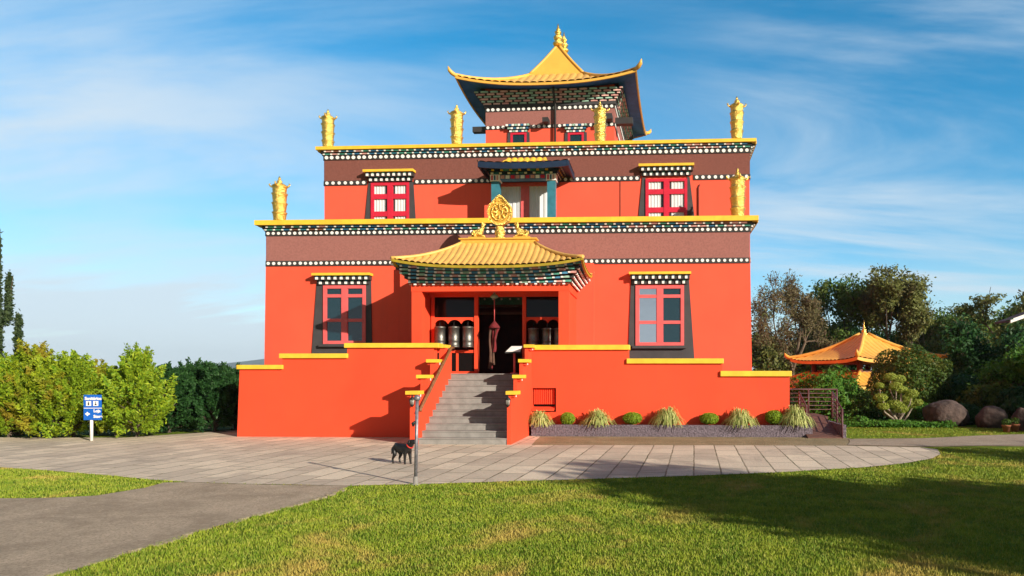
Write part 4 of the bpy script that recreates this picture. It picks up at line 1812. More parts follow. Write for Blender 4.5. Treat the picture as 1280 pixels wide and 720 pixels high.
# prayer wheels in the two screens
def prayer_wheel(px, py0, py1, y, label, dia=.31):
    p = at(px, py1, y)
    hgt = Z(px, py0, y) - p.z
    t_ = thing('prayer_wheel', label, 'prayer wheel', p, 0, 'silver prayer wheels beside the entrance')
    r = dia / 2
    mb = MB()
    mb.lathe(p, [(r * .92, 0), (r * 1.05, .01), (r * 1.05, .04), (r, .045), (r, hgt * .3), (r * 1.03, hgt * .31), (r * 1.03, hgt * .36), (r, hgt * .37), (r, hgt - .06), (r * 1.06, hgt - .055), (r * 1.06, hgt - .01), (r * .8, hgt)], 'silver', 24)
    mb.build('drum', t_)
    mb = MB()
    mb.tube([p + Vector((0, 0, -.10)), p + Vector((0, 0, hgt + .14))], .014, 'black_metal', 6)
    mb.build('axle', t_)


YW = YS - .14
prayer_wheel(550, 408, 434.5, YW, 'silver prayer wheel left of the door, farthest from it')
prayer_wheel(567.5, 408, 434.5, YW, 'middle one of three silver prayer wheels left of the door')
prayer_wheel(585, 408, 434.5, YW, 'silver prayer wheel left of the door, next to its post')
prayer_wheel(667, 410, 434.5, YW, 'silver prayer wheel right of the door, next to its post')
prayer_wheel(684, 410, 434.5, YW, 'middle one of three silver prayer wheels right of the door')
prayer_wheel(699, 410, 434.5, YW, 'silver prayer wheel right of the door, half hidden by the porch pillar')

# hanging banner in the doorway
yh = 20.0
p = at(618, 366, yh)
hb_ = thing('hanging_tassel', 'ornament with a pink cord and long cloth strips hanging in the doorway', 'tassel', (p.x, yh, p.z))
mb = MB()
mb.lathe((p.x, yh, p.z - .12), [(.02, -.06), (.10, -.03), (.13, 0), (.09, .05), (.03, .1), (.02, .16)], 'pale_green', 14)
mb.build('rosette', hb_)
mb = MB()
mb.tube([(p.x, yh, p.z - .18), (p.x, yh, Z(618, 401, yh))], .012, 'window_pink', 6)
mb.build('cord', hb_)
mb = MB()
zt_ = Z(618, 401, yh)
mb.lathe((p.x, yh, zt_ - .22), [(.16, 0), (.17, .03), (.12, .10), (.05, .18), (.02, .22)], 'cloth_red', 14)
mb.build('bell_top', hb_)
for k_, (dx, col, zz) in enumerate(((-.05, 'cloth_red', 462), (.03, 'cloth_tan', 456), (.09, 'cloth_red', 440), (-.1, 'cloth_tan', 461))):
    mb = MB()
    zb_ = Z(618, zz, yh)
    rows_ = []
    for j in range(13):
        u = j / 12
        z_ = zt_ - .2 + (zb_ - zt_ + .2) * u
        off = dx * (1 - .4 * u) - .06 * u + .02 * math.sin(u * 7 + k_)
        w_ = .035 + .015 * math.sin(u * 5 + k_)
        rows_.append([(p.x + off - w_, yh + .03 * math.sin(u * 4 + k_) - .03 * k_ + .04, z_), (p.x + off, yh - .03 - .03 * k_ + .04, z_), (p.x + off + w_, yh + .02 - .03 * k_ + .04, z_)])
    mb.grid(rows_, col)
    mb.build('cloth_strip', hb_)

# small stand with a tilted board
ysd = 18.98
p = at(643, 466.5, ysd)
st = thing('board_stand', 'small red post with a tilted white board beside the entrance door', 'stand', (p.x, ysd, ZT))
mb = MB()
mb.tube([(p.x, ysd, ZT), (p.x, ysd, Z(643, 440, ysd))], .03, 'window_pink', 8)
mb.lathe((p.x, ysd, ZT), [(.12, 0), (.12, .02), (.04, .03)], 'window_pink', 12)
mb.build('post', st)
mb = MB()
zq = Z(643, 440, ysd)
dx0, dx1 = X(633, ysd) - p.x, X(652, ysd) - p.x
P4 = [(p.x + dx0, ysd - .20, zq - .01), (p.x + dx1, ysd - .14, zq - .01), (p.x + dx1, ysd + .16, zq + .17), (p.x + dx0 + .1, ysd + .16, zq + .17)]
mb.hexa([Vector(q) - Vector((0, 0, .03)) for q in P4] + P4, 'dark_trim')
mb.build('board', st)
mb = MB()
c_ = sum((Vector(q) for q in P4), Vector()) / 4
mb.face([c_ + (Vector(q) - c_) * .92 + Vector((0, -.004, .006)) for q in P4], 'white_paint')
mb.build('paper', st)

# ================================================================== PLANTER AND ITS PLANTS
yp = 18.5
a_, b_ = X(664, yp), X(1009, yp)
zp = Z(830, 531.5, yp)
pl = thing('planter', 'long low planter of rough purple grey stone under the red terrace wall', 'planter', (a_, yp, 0))
mb = MB()
n = 60
rows_ = []
for i in range(4):
    z_ = zp * i / 3
    rows_.append([(a_ + (b_ - a_) * j / n, yp + .02 * mnoise.noise((j * .37, i * 1.7, 0)), z_ - (.03 if i == 0 else 0)) for j in range(n + 1)])
rows_.append([(q[0], yp + .14, zp) for q in rows_[-1]])
rows_.append([(q[0], yp + .14, zp - .12) for q in rows_[-1]])
mb.grid(rows_, 'planter_stone', False)
mb.box(b_, b_ + .14, yp, YRT - .001, -.03, zp, 'planter_stone')
mb.build('stone_edge', pl)
mb = MB()
mb.box(a_, b_ - .002, yp + .142, YRT - .002, 0, zp - .05, 'soil')
mb.build('soil', pl)
GS = 'clipped shrubs in the planter'
GT = 'variegated grass clumps in the planter'


def ball_shrub(px, py, rx, rz_, y, label, seed):
    rng = np.random.default_rng(seed)
    p = at(px, py, y)
    n = 2600
    d = rng.normal(size=(n, 3))
    d /= np.linalg.norm(d, axis=1, keepdims=True)
    rad = rng.uniform(.80, 1.03, n)[:, None]
    C = np.array(p) + d * rad * np.array([rx, min(rx, .24), rz_])
    o = quads_mesh('clipped_shrub', leaf_quads(rng, C, d, .022, .55, .6), 'leaf_ball', loc=(p.x, p.y, p.z - rz_))
    tag(o, label, 'shrub', GS)


yy = 18.8
ball_shrub(709.5, 523.5, .20, .18, yy, 'round clipped green shrub next to the slatted hatch in the planter', 1)
ball_shrub(790.5, 522.8, .265, .165, yy, 'wide flat topped clipped green shrub near the middle of the planter', 2)
ball_shrub(886.5, 523.3, .26, .155, yy, 'second clipped green shrub from the ramp in the planter', 3)
ball_shrub(967.5, 521.5, .235, .19, yy, 'round clipped green shrub nearest the ramp in the planter', 4)


def grass_clump(px, y, w, h, label, seed, n=560):
    rng = np.random.default_rng(seed)
    p = at(px, 531, y)
    p.z = zp - .06
    out = []
    for _ in range(n):
        a = rng.uniform(0, 2 * math.pi)
        sp = rng.uniform(.15, 1.0) * w
        hh = h * rng.uniform(.6, 1.1) * (1.15 - .35 * (sp / w) ** 2)
        d = Vector((math.cos(a), math.sin(a), 0))
        if p.y + d.y * sp > YRT - .03:
            d.y *= .3
        s_ = Vector((-d.y, d.x, 0)) * rng.uniform(.009, .018)
        base = p + d * rng.uniform(0, .16)
        prev = None
        for j in range(5):
            u = j / 4
            c = base + d * sp * u ** .95 + Vector((0, 0, hh * (2.2 * u - (1.25 + .95 * sp / w) * u * u)))
            ww_ = s_ * (1.1 - u * .75)
            if prev:
                out.append([prev[0], prev[1], c + ww_, c - ww_])
            prev = (c - ww_, c + ww_)
    V_ = np.array([[tuple(q) for q in f] for f in out])
    o = quads_mesh('grass_clump', V_, 'blade_variegated', loc=tuple(p))
    tag(o, label, 'grass clump', GT)


grass_clump(674, 18.72, .38, .44, 'variegated grass clump in front of the slatted hatch', 11)
grass_clump(747, 18.75, .47, .49, 'variegated grass clump between the first two clipped shrubs from the hatch', 12)
grass_clump(834, 18.75, .47, .56, 'tall variegated grass clump in the middle of the planter', 13)
grass_clump(925, 18.75, .48, .51, 'variegated grass clump between the two clipped shrubs nearest the ramp', 14)
grass_clump(994, 18.72, .49, .62, 'pale variegated grass clump at the ramp end of the planter', 15, 560)

# ================================================================== RAMP WITH RAILINGS
ramp = thing('ramp', 'brown plank ramp with dark railings at the right end of the planter', 'ramp', (X(1030, 18.3), 18.3, 0))
y0, y1 = 18.25, 20.1
r0a, r0b = X(1010, y0), X(1052.5, y0)
zt_ = Z(1027, 520.5, y1)
mb = MB()
n = 13
for j in range(n):
    u0, u1 = j / n, (j + .93) / n
    ya, yb_ = y0 + (y1 - y0) * u0, y0 + (y1 - y0) * u1
    za, zb_ = .03 + (zt_ - .03) * u0, .03 + (zt_ - .03) * u1
    mb.hexa([(r0a, ya, za - .05), (r0b, ya, za - .05), (r0b, yb_, zb_ - .05), (r0a, yb_, zb_ - .05), (r0a, ya, za), (r0b, ya, za), (r0b, yb_, zb_), (r0a, yb_, zb_)], 'ramp_deck')
mb.box(r0a - 1.6, r0b + .1, y1 + .005, y1 + 1.6, zt_ - .08, zt_, 'ramp_deck')
mb.build('deck', ramp)
mb = MB()
mb.box(r0b + .02, r0b + .14, y0 + .1, y1, -.03, zt_ * .75, 'planter_stone')
mb.build('stone_base', ramp)


def railing(pa, pb, ha, hb, bars, posts, parent):
    mb = MB()
    pa, pb = Vector(pa), Vector(pb)
    for j in range(bars):
        k_ = (j + 1) / bars
        mb.tube([pa + Vector((0, 0, ha * k_)), pb + Vector((0, 0, hb * k_))], .024 if j == bars - 1 else .012, 'rail_metal', 6)
    for j in range(posts):
        q = pa.lerp(pb, j / (posts - 1))
        h_ = ha + (hb - ha) * j / (posts - 1)
        mb.tube([q - Vector((0, 0, .05)), q + Vector((0, 0, h_ + .02))], .028, 'rail_metal', 6)
    mb.build('railing', parent)


railing((X(1053, y0), y0 + .02, .02), (X(1040, y1), y1 - .03, zt_ + .0), Z(1053, 513, y0), Z(1039, 490, y1) - zt_, 6, 3, ramp)
railing((X(1008, y0 + .9), y0 + .9, .25), (X(999, y1), y1, zt_), .55, Z(1000, 490, y1) - zt_, 6, 2, ramp)
railing((X(940, y1 + 1.5), y1 + 1.5, zt_), (X(1046, y1 + 1.5), y1 + 1.5, zt_), .75, .75, 6, 4, ramp)

# ================================================================== PAVILION
PV = Vector((X(1080, 33.5), 33.5, -2.0))
AP = R(24)
pav = thing('pavilion', 'pavilion with a two tiered orange tiled roof behind the garden shrubs', 'pavilion', PV)
z_pe = Z(1046, 450.5, 31.5)
z_pa = Z(1080, 418, 33.5)
PH = 2.48
pagoda_roof(PV.x, PV.y, AP, PH, PH, .12, .12, z_pe, z_pa - z_pe, .16, .27, .05, .50, 'orange_roof', 'brown_paint', 'orange_roof', pav, 'upper_roof', thick=.14, hip=.09, horn=.26, lift_p=4, under_in=1.0)
z_l1 = Z(1080, 466, 33.5)
z_l0 = Z(990, 484, 31.5)
pagoda_roof(PV.x, PV.y, AP, 3.3, 3.3, 1.8, 1.8, z_l0, z_l1 - z_l0, .12, .27, .05, .8, 'orange_roof', 'brown_paint', 'orange_roof', pav, 'lower_roof', thick=.14, hip=.09, horn=.22, lift_p=4, under_in=1.0)
mb = MB()
mb.lathe((PV.x, PV.y, z_pa - .05), [(.16, 0), (.17, .08), (.10, .14), (.13, .2), (.12, .27), (.06, .33), (.05, .42), (.03, .48), (.01, .72)], 'gold_leaf', 12)
mb.build('finial', pav)
ca, sa = math.cos(AP), math.sin(AP)
for sx in (-1, 1):
    for sy in (-1, 1):
        x_, y_ = PV.x + 1.65 * (ca * sx - sa * sy), PV.y + 1.65 * (sa * sx + ca * sy)
        mb = MB()
        mb.tube([(x_, y_, -2.0), (x_, y_, z_pe + .1)], .13, 'brown_paint', 10)  # column browned: shade below the upper roof is in its colour
        mb.build('column', pav)
        x_, y_ = PV.x + 2.8 * (ca * sx - sa * sy), PV.y + 2.8 * (sa * sx + ca * sy)
        mb = MB()
        mb.tube([(x_, y_, -2.0), (x_, y_, z_l0 + .1)], .15, 'orange_roof', 10)
        mb.build('column', pav)
mb = MB()
for F, L_ in rect_frames(PV.x, PV.y, 1.6, 1.6, AP):
    mb.fbox(F, .1, L_ - .1, -.08, 0, z_l1 - .1, z_l1 + .12, 'brown_paint')  # beam coloured as the dark recess under the eave, shade painted in
    mb.fbox(F, .1, L_ - .1, -.1, -.02, z_pe - .18, z_pe + .05, 'brown_paint')
mb.build('beam', pav)

# ================================================================== SIGN, POST, DOG
ysg = 16.75
gp = at(114.5, 467, ysg)
sg = thing('sign', 'blue direction sign with white lettering on a white post by the hedge', 'sign', (gp.x, ysg, 0))
mb = MB()
mb.tube([(gp.x, ysg, 0), (gp.x, ysg, Z(114, 494, ysg))], .035, 'white_paint', 10)
mb.build('post', sg)
FSg = Frame(gp.x, ysg - .04, R(4))
sw0, sw1 = FSg.hit(104.5, 510)[0], FSg.hit(126.5, 510)[0]
zs1, zs0 = FSg.hit(115, 493.5)[1], FSg.hit(115, 525)[1]
zm_ = FSg.hit(115, 510)[1]
mb = MB()
mb.fbox(FSg, sw0, sw1, -.02, 0, zm_ + .006, zs1, 'sign_blue')
mb.fbox(FSg, sw0, sw1, -.02, 0, zs0, zm_ - .012, 'sign_blue')
mb.fbox(FSg, sw0, sw1, -.02, -.004, zm_ - .012, zm_ + .006, 'white_paint')
mb.build('panel', sg)


def lettering(txt, s, z, size, al='LEFT'):
    cu = bpy.data.curves.new('text_outline', 'FONT')
    cu.body = txt
    cu.size = size
    cu.align_x = al
    cu.extrude = .002
    cu.offset = .004
    cu.materials.append(MAT['white_paint'])
    o = bpy.data.objects.new('text_outline', cu)
    COL.objects.link(o)
    w = FSg.pt(s, .004, z)
    o.parent = sg
    o.location = w - Vector(W[sg].translation)
    o.rotation_euler = (R(90), 0, R(4))
    bpy.context.view_layer.update()
    me = bpy.data.meshes.new_from_object(o)
    o2 = bpy.data.objects.new('lettering', me)
    COL.objects.link(o2)
    o2.parent = sg
    o2.location = o.location
    o2.rotation_euler = o.rotation_euler
    bpy.data.objects.remove(o)
    return o2


sc_ = (sw0 + sw1) / 2
hS = zs1 - zs0
lettering('Sanitários', sc_ + .02, zs1 - hS * .20, .105, 'CENTER')
lettering('Loja', sc_ + .03, zs0 + hS * .31, .10)
lettering('Store', sc_ + .03, zs0 + hS * .09, .10)
mb = MB()
zz_ = zs1 - hS * .44
for dx in (-.155, .02):
    mb = MB()
    s_ = sc_ + dx
    mb.fbox(FSg, s_, s_ + .125, 0, .004, zz_, zz_ + .12, 'white_paint')
    mb.fdisc(FSg, s_ + .062, zz_ + .092, .014, .004, .007, 'dark_trim', 8)
    if dx < 0:
        mb.fbox(FSg, s_ + .043, s_ + .081, .004, .007, zz_ + .018, zz_ + .074, 'dark_trim')
    else:
        mb.fprism(FSg, [(s_ + .03, zz_ + .02), (s_ + .094, zz_ + .02), (s_ + .062, zz_ + .078)], .004, .007, 'dark_trim')
    mb.build('pictogram', sg)
mb = MB()
a_ = sc_ - .12
zz_ = zs0 + hS * .24
mb.fbox(FSg, a_ - .055, a_ + .055, 0, .004, zz_ - .016, zz_ + .016, 'white_paint')
mb.fprism(FSg, [(a_ - .05, zz_), (a_, zz_ - .055), (a_, zz_ + .055)], .0041, .006, 'white_paint')
mb.fprism(FSg, [(a_, zz_ - .055), (a_ + .05, zz_), (a_, zz_ + .055)], .0042, .0062, 'white_paint')
mb.build('arrow_mark', sg)

gp = gr(519.5, 606)
ps = thing('metal_post', 'thin grey metal post at the edge of the plaza beside the dog', 'post', gp)
top = at(521.5, 499, gp.y)
mb = MB()
mb.tube([gp, top], .026, 'grey_metal', 10)
mb.build('shaft', ps)
mb = MB()
mb.lathe(top - Vector((0, 0, .02)), [(.04, 0), (.05, .02), (.052, .05), (.035, .075), (.01, .085)], 'grey_metal', 12)
mb.build('knob', ps)
mb = MB()
mb.tube([gp.lerp(top, .74) + Vector((-.02, -.02, 0)), gp.lerp(top, .74) + Vector((-.05, -.02, -.03)), gp.lerp(top, .72) + Vector((-.05, -.02, -.05))], [.015, .03, .012], 'black_metal', 6)
mb.build('hook', ps)
mb = MB()
mb.lathe(gp, [(.075, 0), (.075, .012), (.036, .02), (.033, .12), (.028, .13)], 'concrete_step', 12)
mb.build('base', ps)

dp = gr(503.5, 580)
dog = thing('dog', 'black dog with a red collar standing behind the thin metal post', 'dog', (dp.x, dp.y, 0), R(-28))
k = .86
V_ = [(-.20, 0, .36), (-.06, 0, .365), (.09, 0, .355), (.18, 0, .37), (.245, 0, .45), (.285, 0, .505), (.345, 0, .50), (.395, 0, .485),
      (-.21, -.065, .30), (-.165, -.075, .20), (-.235, -.075, .115), (-.225, -.075, .02), (-.19, -.075, .012),
      (-.21, .065, .30), (-.135, .075, .20), (-.195, .075, .115), (-.175, .075, .02), (-.14, .075, .012),
      (.14, -.06, .27), (.135, -.065, .16), (.135, -.065, .02), (.165, -.065, .012),
      (.14, .06, .27), (.16, .065, .16), (.17, .065, .02), (.20, .065, .012),
      (-.27, 0, .37), (-.33, 0, .30), (-.36, 0, .20),
      (.265, -.055, .535), (.285, -.085, .47), (.265, .055, .535), (.285, .085, .47)]
E_ = [(0, 1), (1, 2), (2, 3), (3, 4), (4, 5), (5, 6), (6, 7), (0, 8), (8, 9), (9, 10), (10, 11), (11, 12), (0, 13), (13, 14), (14, 15), (15, 16), (16, 17),
      (2, 18), (18, 19), (19, 20), (20, 21), (2, 22), (22, 23), (23, 24), (24, 25), (0, 26), (26, 27), (27, 28), (5, 29), (29, 30), (5, 31), (31, 32)]
R_ = [.085, (.085, .10), (.10, .115), .095, .065, .062, .045, .030, .065, .045, .024, .020, .022, .065, .045, .024, .020, .022,
      .05, .032, .022, .024, .05, .032, .022, .024, .025, .02, .010, .02, .022, .02, .022]
V_ = [tuple(c * k for c in v) for v in V_]
R_ = [tuple(c * k for c in r) if isinstance(r, tuple) else r * k for r in R_]
skin_body('body', V_, E_, R_, 'dog_coat', dog, sub=2, root=1)
mb = MB()
Md = W[dog]
pts = []
for j in range(17):
    a = 2 * math.pi * j / 16
    c = Vector((.222, 0, .415)) * k
    ax1, ax2 = Vector((0, 1, 0)), Vector((-.72, 0, .69))
    pts.append(Md @ (c + (ax1 * math.cos(a) + ax2 * math.sin(a)) * .070 * k * 1.05))
mb.tube(pts, .011, 'collar_red', 6, False)
mb.build('collar', dog)

# ================================================================== TREES AND SHRUBS
def seg_quads(segs, n=6):
    P0 = np.array([s[0] for s in segs], float)
    P1 = np.array([s[1] for s in segs], float)
    r0 = np.array([s[2] for s in segs])[:, None]
    r1 = np.array([s[3] for s in segs])[:, None]
    D = P1 - P0
    D /= np.linalg.norm(D, axis=1, keepdims=True) + 1e-9
    ref = np.where(np.abs(D[:, 2:3]) > .8, np.array([[1., 0, 0]]), np.array([[0, 0, 1.]]))
    A = np.cross(D, ref)
    A /= np.linalg.norm(A, axis=1, keepdims=True) + 1e-9
    B = np.cross(D, A)
    out = []
    for j in range(n):
        a, b = 2 * math.pi * j / n, 2 * math.pi * (j + 1) / n
        va, vb = A * math.cos(a) + B * math.sin(a), A * math.cos(b) + B * math.sin(b)
        out.append(np.stack([P0 + va * r0, P1 + va * r1, P1 + vb * r1, P0 + vb * r0], axis=1))
    return np.concatenate(out)


def grow(rng, base, height, r0, fork=.35, levels=4, kids_=(3, 5), spread=.75, upward=.25, ratio=.68, lean=(0, 0), wig=.18, taper=.62, min_r=.008):
    """a branching skeleton: segments and twig ends"""
    segs, tips = [], []

    def branch(p, d, L_, r, lev):
        n = 4 if lev < levels else 3
        q = Vector(p)
        for i in range(n):
            d = (d + Vector(rng.normal(size=3)) * wig * (.6 if lev == 0 else 1.0) + Vector((0, 0, upward * .25))).normalized()
            p2 = q + d * (L_ / n)
            ra = max(min_r, r * (1 - (1 - taper) * i / n))
            rb = max(min_r * .7, r * (1 - (1 - taper) * (i + 1) / n))
            segs.append((tuple(q), tuple(p2), ra, rb))
            q = p2
            if lev > 0 and lev < levels and i >= 1 and rng.random() < .55:
                side = Vector(rng.normal(size=3))
                dd = (d * .6 + (side - side.dot(d) * d).normalized() * spread + Vector((0, 0, upward * .5))).normalized()
                branch(q, dd, L_ * ratio * rng.uniform(.6, .95), rb * .55, lev + 1)
            if lev >= levels - 1:
                tips.append(tuple(q))
        if lev < levels:
            k_ = rng.integers(kids_[0], kids_[1] + 1)
            a0 = rng.uniform(0, 6.28)
            for j in range(k_):
                a = a0 + 2 * math.pi * j / k_ + rng.normal() * .3
                ref = Vector((1, 0, 0)) if abs(d.z) > .7 else Vector((0, 0, 1))
                u = d.cross(ref).normalized()
                v = d.cross(u)
                sp = spread * rng.uniform(.5, 1.25)
                dd = (d + (u * math.cos(a) + v * math.sin(a)) * sp + Vector((0, 0, upward))).normalized()
                branch(q, dd, L_ * ratio * rng.uniform(.75, 1.15), rb * .68, lev + 1)

    trunk_l = height * fork
    branch(Vector(base), Vector((lean[0], lean[1], 1)).normalized(), trunk_l, r0, 0)
    return segs, tips


def tree(name, label, cat, base, height, seed, r0=.2, leaf='leaf_mid', bark='bark', n_leaf=9000, lsize=.11, cl=.5, group=None, squash=.7,
         keep=1.0, crown_w=None, **kw):
    rng = np.random.default_rng(seed)
    t_ = thing(name, label, cat, base, 0, group)
    segs, tips = grow(rng, (0, 0, 0), height, r0, **kw)
    top = float(np.percentile([s[1][2] for s in segs], 99.3)) + cl * .5
    wid = float(np.percentile([math.hypot(s[1][0], s[1][1]) for s in segs], 88)) + cl * .3
    kz = height / top
    kx = kz if crown_w is None else crown_w / wid
    S3 = np.array([kx, kx, kz])
    b = np.array(base)
    segs = [(np.array(s[0]) * S3 + b, np.array(s[1]) * S3 + b, s[2], s[3]) for s in segs]
    quads_mesh('trunk', seg_quads(segs), bark, parent=t_)
    if n_leaf:
        T = np.array(tips) * S3 + b
        if keep < 1:
            T = T[rng.random(len(T)) < keep]
        idx = rng.integers(0, len(T), n_leaf)
        off = rng.normal(size=(n_leaf, 3))
        off /= np.linalg.norm(off, axis=1, keepdims=True)
        off *= (rng.random((n_leaf, 1)) ** .5) * cl * np.array([1, 1, squash])
        C = T[idx] + off
        nr = off / (np.linalg.norm(off, axis=1, keepdims=True) + 1e-9) + np.array([0, 0, .35])
        quads_mesh('crown', leaf_quads(rng, C, nr, lsize, .5, .8), leaf, parent=t_)
    return t_


def bush(name, label, cat, base, rx, ry, h, seed, leaf, n=6000, lsize=.06, lump=.28, group=None, stem=True, freq=1.3, pointy=0.0, updir=.3, aspect=.42):
    """a shrub: leaves through an uneven lumpy volume round a few stems"""
    rng = np.random.default_rng(seed)
    t_ = thing(name, label, cat, base, 0, group)
    d = rng.normal(size=(n, 3))
    d /= np.linalg.norm(d, axis=1, keepdims=True)
    lumps = np.array([mnoise.noise((x * freq + seed, y * freq, z * freq)) + .5 * mnoise.noise((x * freq * 2.7, y * freq * 2.7 + seed, z * freq * 2.7)) for x, y, z in d])
    rad = (1 + lump * lumps * 1.6) * (1 - .42 * rng.random(n) ** 2.0)
    C = d * rad[:, None]
    if pointy:
        zc = (C[:, 2] + 1) / 2
        k_ = np.clip(1.12 - pointy * zc, .15, 1.2)
        C[:, 0] *= k_
        C[:, 1] *= k_
    C = C * np.array([rx, ry, h / 2]) + np.array([0, 0, h / 2])
    C[:, 2] = np.maximum(C[:, 2], .03)
    nr = d + np.array([0, 0, updir])
    quads_mesh('foliage', leaf_quads(rng, C + np.array(base), nr, lsize, aspect, .65), leaf, parent=t_)
    if stem:
        segs = []
        for j in range(5):
            a = rng.uniform(0, 6.28)
            p0 = np.array([.1 * math.cos(a), .1 * math.sin(a), -.05])
            p1 = np.array([.45 * rx * math.cos(a), .45 * ry * math.sin(a), h * .45])
            p2 = np.array([.7 * rx * math.cos(a + .2) * (1 - pointy * .5), .7 * ry * math.sin(a + .2) * (1 - pointy * .5), h * .75])
            b = np.array(base)
            segs += [(p0 + b, p1 + b, .03, .02), (p1 + b, p2 + b, .02, .008)]
        quads_mesh('stem', seg_quads(segs), 'bark', parent=t_)
    return t_


def spray_shrub(name, label, cat, base, w, h, seed, leaf, n_spray=200, group=None, lsize=.050, tips_up=.8, narrow=.62, per=85):
    """conifer hedge plant: feathery sprays of small leaves pointing out and up"""
    rng = np.random.default_rng(seed)
    t_ = thing(name, label, cat, base, 0, group)
    Cs, Ns, segs = [], [], []
    b = np.array(base, float)
    for i in range(n_spray):
        u = rng.random() ** .85
        a = rng.uniform(0, 6.28)
        prof = w * (math.sin(math.pi * min(1, .20 + .80 * u)) ** .7 if u > .0 else 1) * (1 - narrow * u ** 2.2) + .06
        prof *= 1 + .25 * mnoise.noise((math.cos(a) * 1.4 + seed, math.sin(a) * 1.4, u * 3.0))
        z0 = h * u * .88 + .08
        L_ = h * .25 * rng.uniform(.5, 1.35)
        d = np.array([math.cos(a), math.sin(a), tips_up + 2.2 * u * u])
        d /= np.linalg.norm(d)
        p0 = b + np.array([math.cos(a) * prof * rng.uniform(.45, .82), math.sin(a) * prof * rng.uniform(.45, .82), z0])
        sidev = np.cross(d, rng.normal(size=3))
        sidev /= np.linalg.norm(sidev)
        q = rng.random((per, 1)) ** .8
        wdt = (1 - q) * L_ * .42 * rng.uniform(-1, 1, (per, 1))
        Cs.append(p0 + d * q * L_ + sidev * wdt + rng.normal(size=(per, 3)) * L_ * .045)
        nn = np.cross(d, sidev)
        Ns.append(np.tile(nn * np.sign(nn @ np.array([math.cos(a), math.sin(a), .8]) + 1e-6), (per, 1)))
        if i % 4 == 0:
            segs.append((b + np.array([0, 0, z0 * .7]), p0 + d * L_ * .4, .014, .005))
    segs.append((b + np.array([0, 0, -.05]), b + np.array([0, 0, h * .55]), .05, .035))
    segs.append((b + np.array([0, 0, h * .55]), b + np.array([0, 0, h * .93]), .035, .01))
    quads_mesh('foliage', leaf_quads(rng, np.concatenate(Cs), np.concatenate(Ns), lsize, .38, .45), leaf, parent=t_)
    quads_mesh('stem', seg_quads(segs, 5), 'bark', parent=t_)
    return t_


# ---- hedge on the left, one plant after another
HG = 'conifer plants of the hedge left of the temple'
hedge = [
    # px, y, half width m, top py, leaf, label
    (-38, 17.9, .85, 448, 'leaf_gold', 'golden green hedge conifer cut by the left edge of the photo, beside the cypress'),
    (12, 17.7, .80, 452, 'leaf_lime', 'lime green hedge conifer at the foot of the tall cypress'),
    (40, 18.0, .80, 441, 'leaf_gold', 'bushy golden hedge conifer just right of the tall cypress'),
    (66, 17.6, .70, 455, 'leaf_gold', 'golden hedge conifer with rusty tips, second to the left of the blue sign'),
    (92, 17.8, .75, 449, 'leaf_lime', 'light green hedge conifer directly left of the blue sign'),
    (121, 18.8, .60, 462, 'leaf_gold', 'rusty golden hedge conifer directly behind the blue sign'),
    (146, 18.2, .50, 468, 'leaf_gold', 'low golden hedge conifer just right of the blue sign'),
    (172, 17.9, .66, 443, 'leaf_lime', 'tall bright yellow green hedge conifer next to the dark ones'),
]
for i, (px, y, w, pt, lf_, lab) in enumerate(hedge):
    p = at(px, 467, y)
    spray_shrub('hedge_conifer', lab, 'hedge plant', (p.x, y, 0), w * 1.08, Z(px, pt, y) * .94, 40 + i, lf_, 215, HG)
dark = [
    (212, 19.2, .85, 465, 'dark green hedge conifer bordering the bright yellow green one'),
    (240, 20.0, .80, 461, 'dark green hedge conifer in the middle of the dark group'),
    (268, 19.6, .80, 464, 'dark green hedge conifer next but one to the red terrace wall'),
    (294, 20.6, .75, 467, 'dark green hedge conifer touching the red terrace wall'),
    (228, 22.0, .9, 468, 'dark green hedge conifer in the second row behind the dark group'),
]
for i, (px, y, w, pt, lab) in enumerate(dark):
    p = at(px, 467, y)
    spray_shrub('hedge_conifer', lab, 'hedge plant', (p.x, y, 0), w, Z(px, pt, y) * .95, 60 + i, 'leaf_dark', 230, HG, lsize=.055)


def cypress(label, px, y, top_py, w, seed, n=520, side=None):
    p = at(px, 467, y)
    rng = np.random.default_rng(seed)
    h = Z(px, top_py, y)
    t_ = thing('cypress', label, 'tree', (p.x, y, 0), 0)
    C, Nn = [], []
    b = np.array([p.x, y, 0.0])
    segs = [(b, b + np.array([0, 0, h * .6]), .09, .05), (b + np.array([0, 0, h * .6]), b + np.array([0, 0, h * .98]), .05, .008)]

    def column(base, hh, ww, n_):
        for i in range(n_):
            u = rng.random()
            a = rng.uniform(0, 6.28)
            r = ww * (math.sin(math.pi * (.12 + .86 * u)) ** .6) * (1 - .55 * u) * (1 + .45 * mnoise.noise((u * 14 + seed, a, 0))) * rng.uniform(.3, 1)
            c = base + np.array([r * math.cos(a), r * math.sin(a), hh * u])
            k_ = 9
            C.append(c + rng.normal(size=(k_, 3)) * np.array([.03, .03, .09]))
            Nn.append(np.tile(np.array([math.cos(a), math.sin(a), .3]), (k_, 1)))
    column(b, h, w, n)
    if side:
        for (z0, dx, hh, ww, n_) in side:
            segs.append((b + np.array([0, 0, z0 - .4]), b + np.array([dx, -.05, z0]), .03, .02))
            segs.append((b + np.array([dx, -.05, z0]), b + np.array([dx + .12, -.05, z0 + hh]), .02, .006))
            column(b + np.array([dx, -.05, z0 - .25]), hh + .25, ww, n_)
            for q in range(5):
                u = q / 5
                column(b + np.array([dx * u, -.05 * u, z0 - .45 + .2 * u]), .2, ww * .7, 8)
    quads_mesh('crown', leaf_quads(rng, np.concatenate(C), np.concatenate(Nn), .06, .4, .6), 'leaf_cypress', parent=t_)
    quads_mesh('trunk', seg_quads(segs), 'bark', parent=t_)


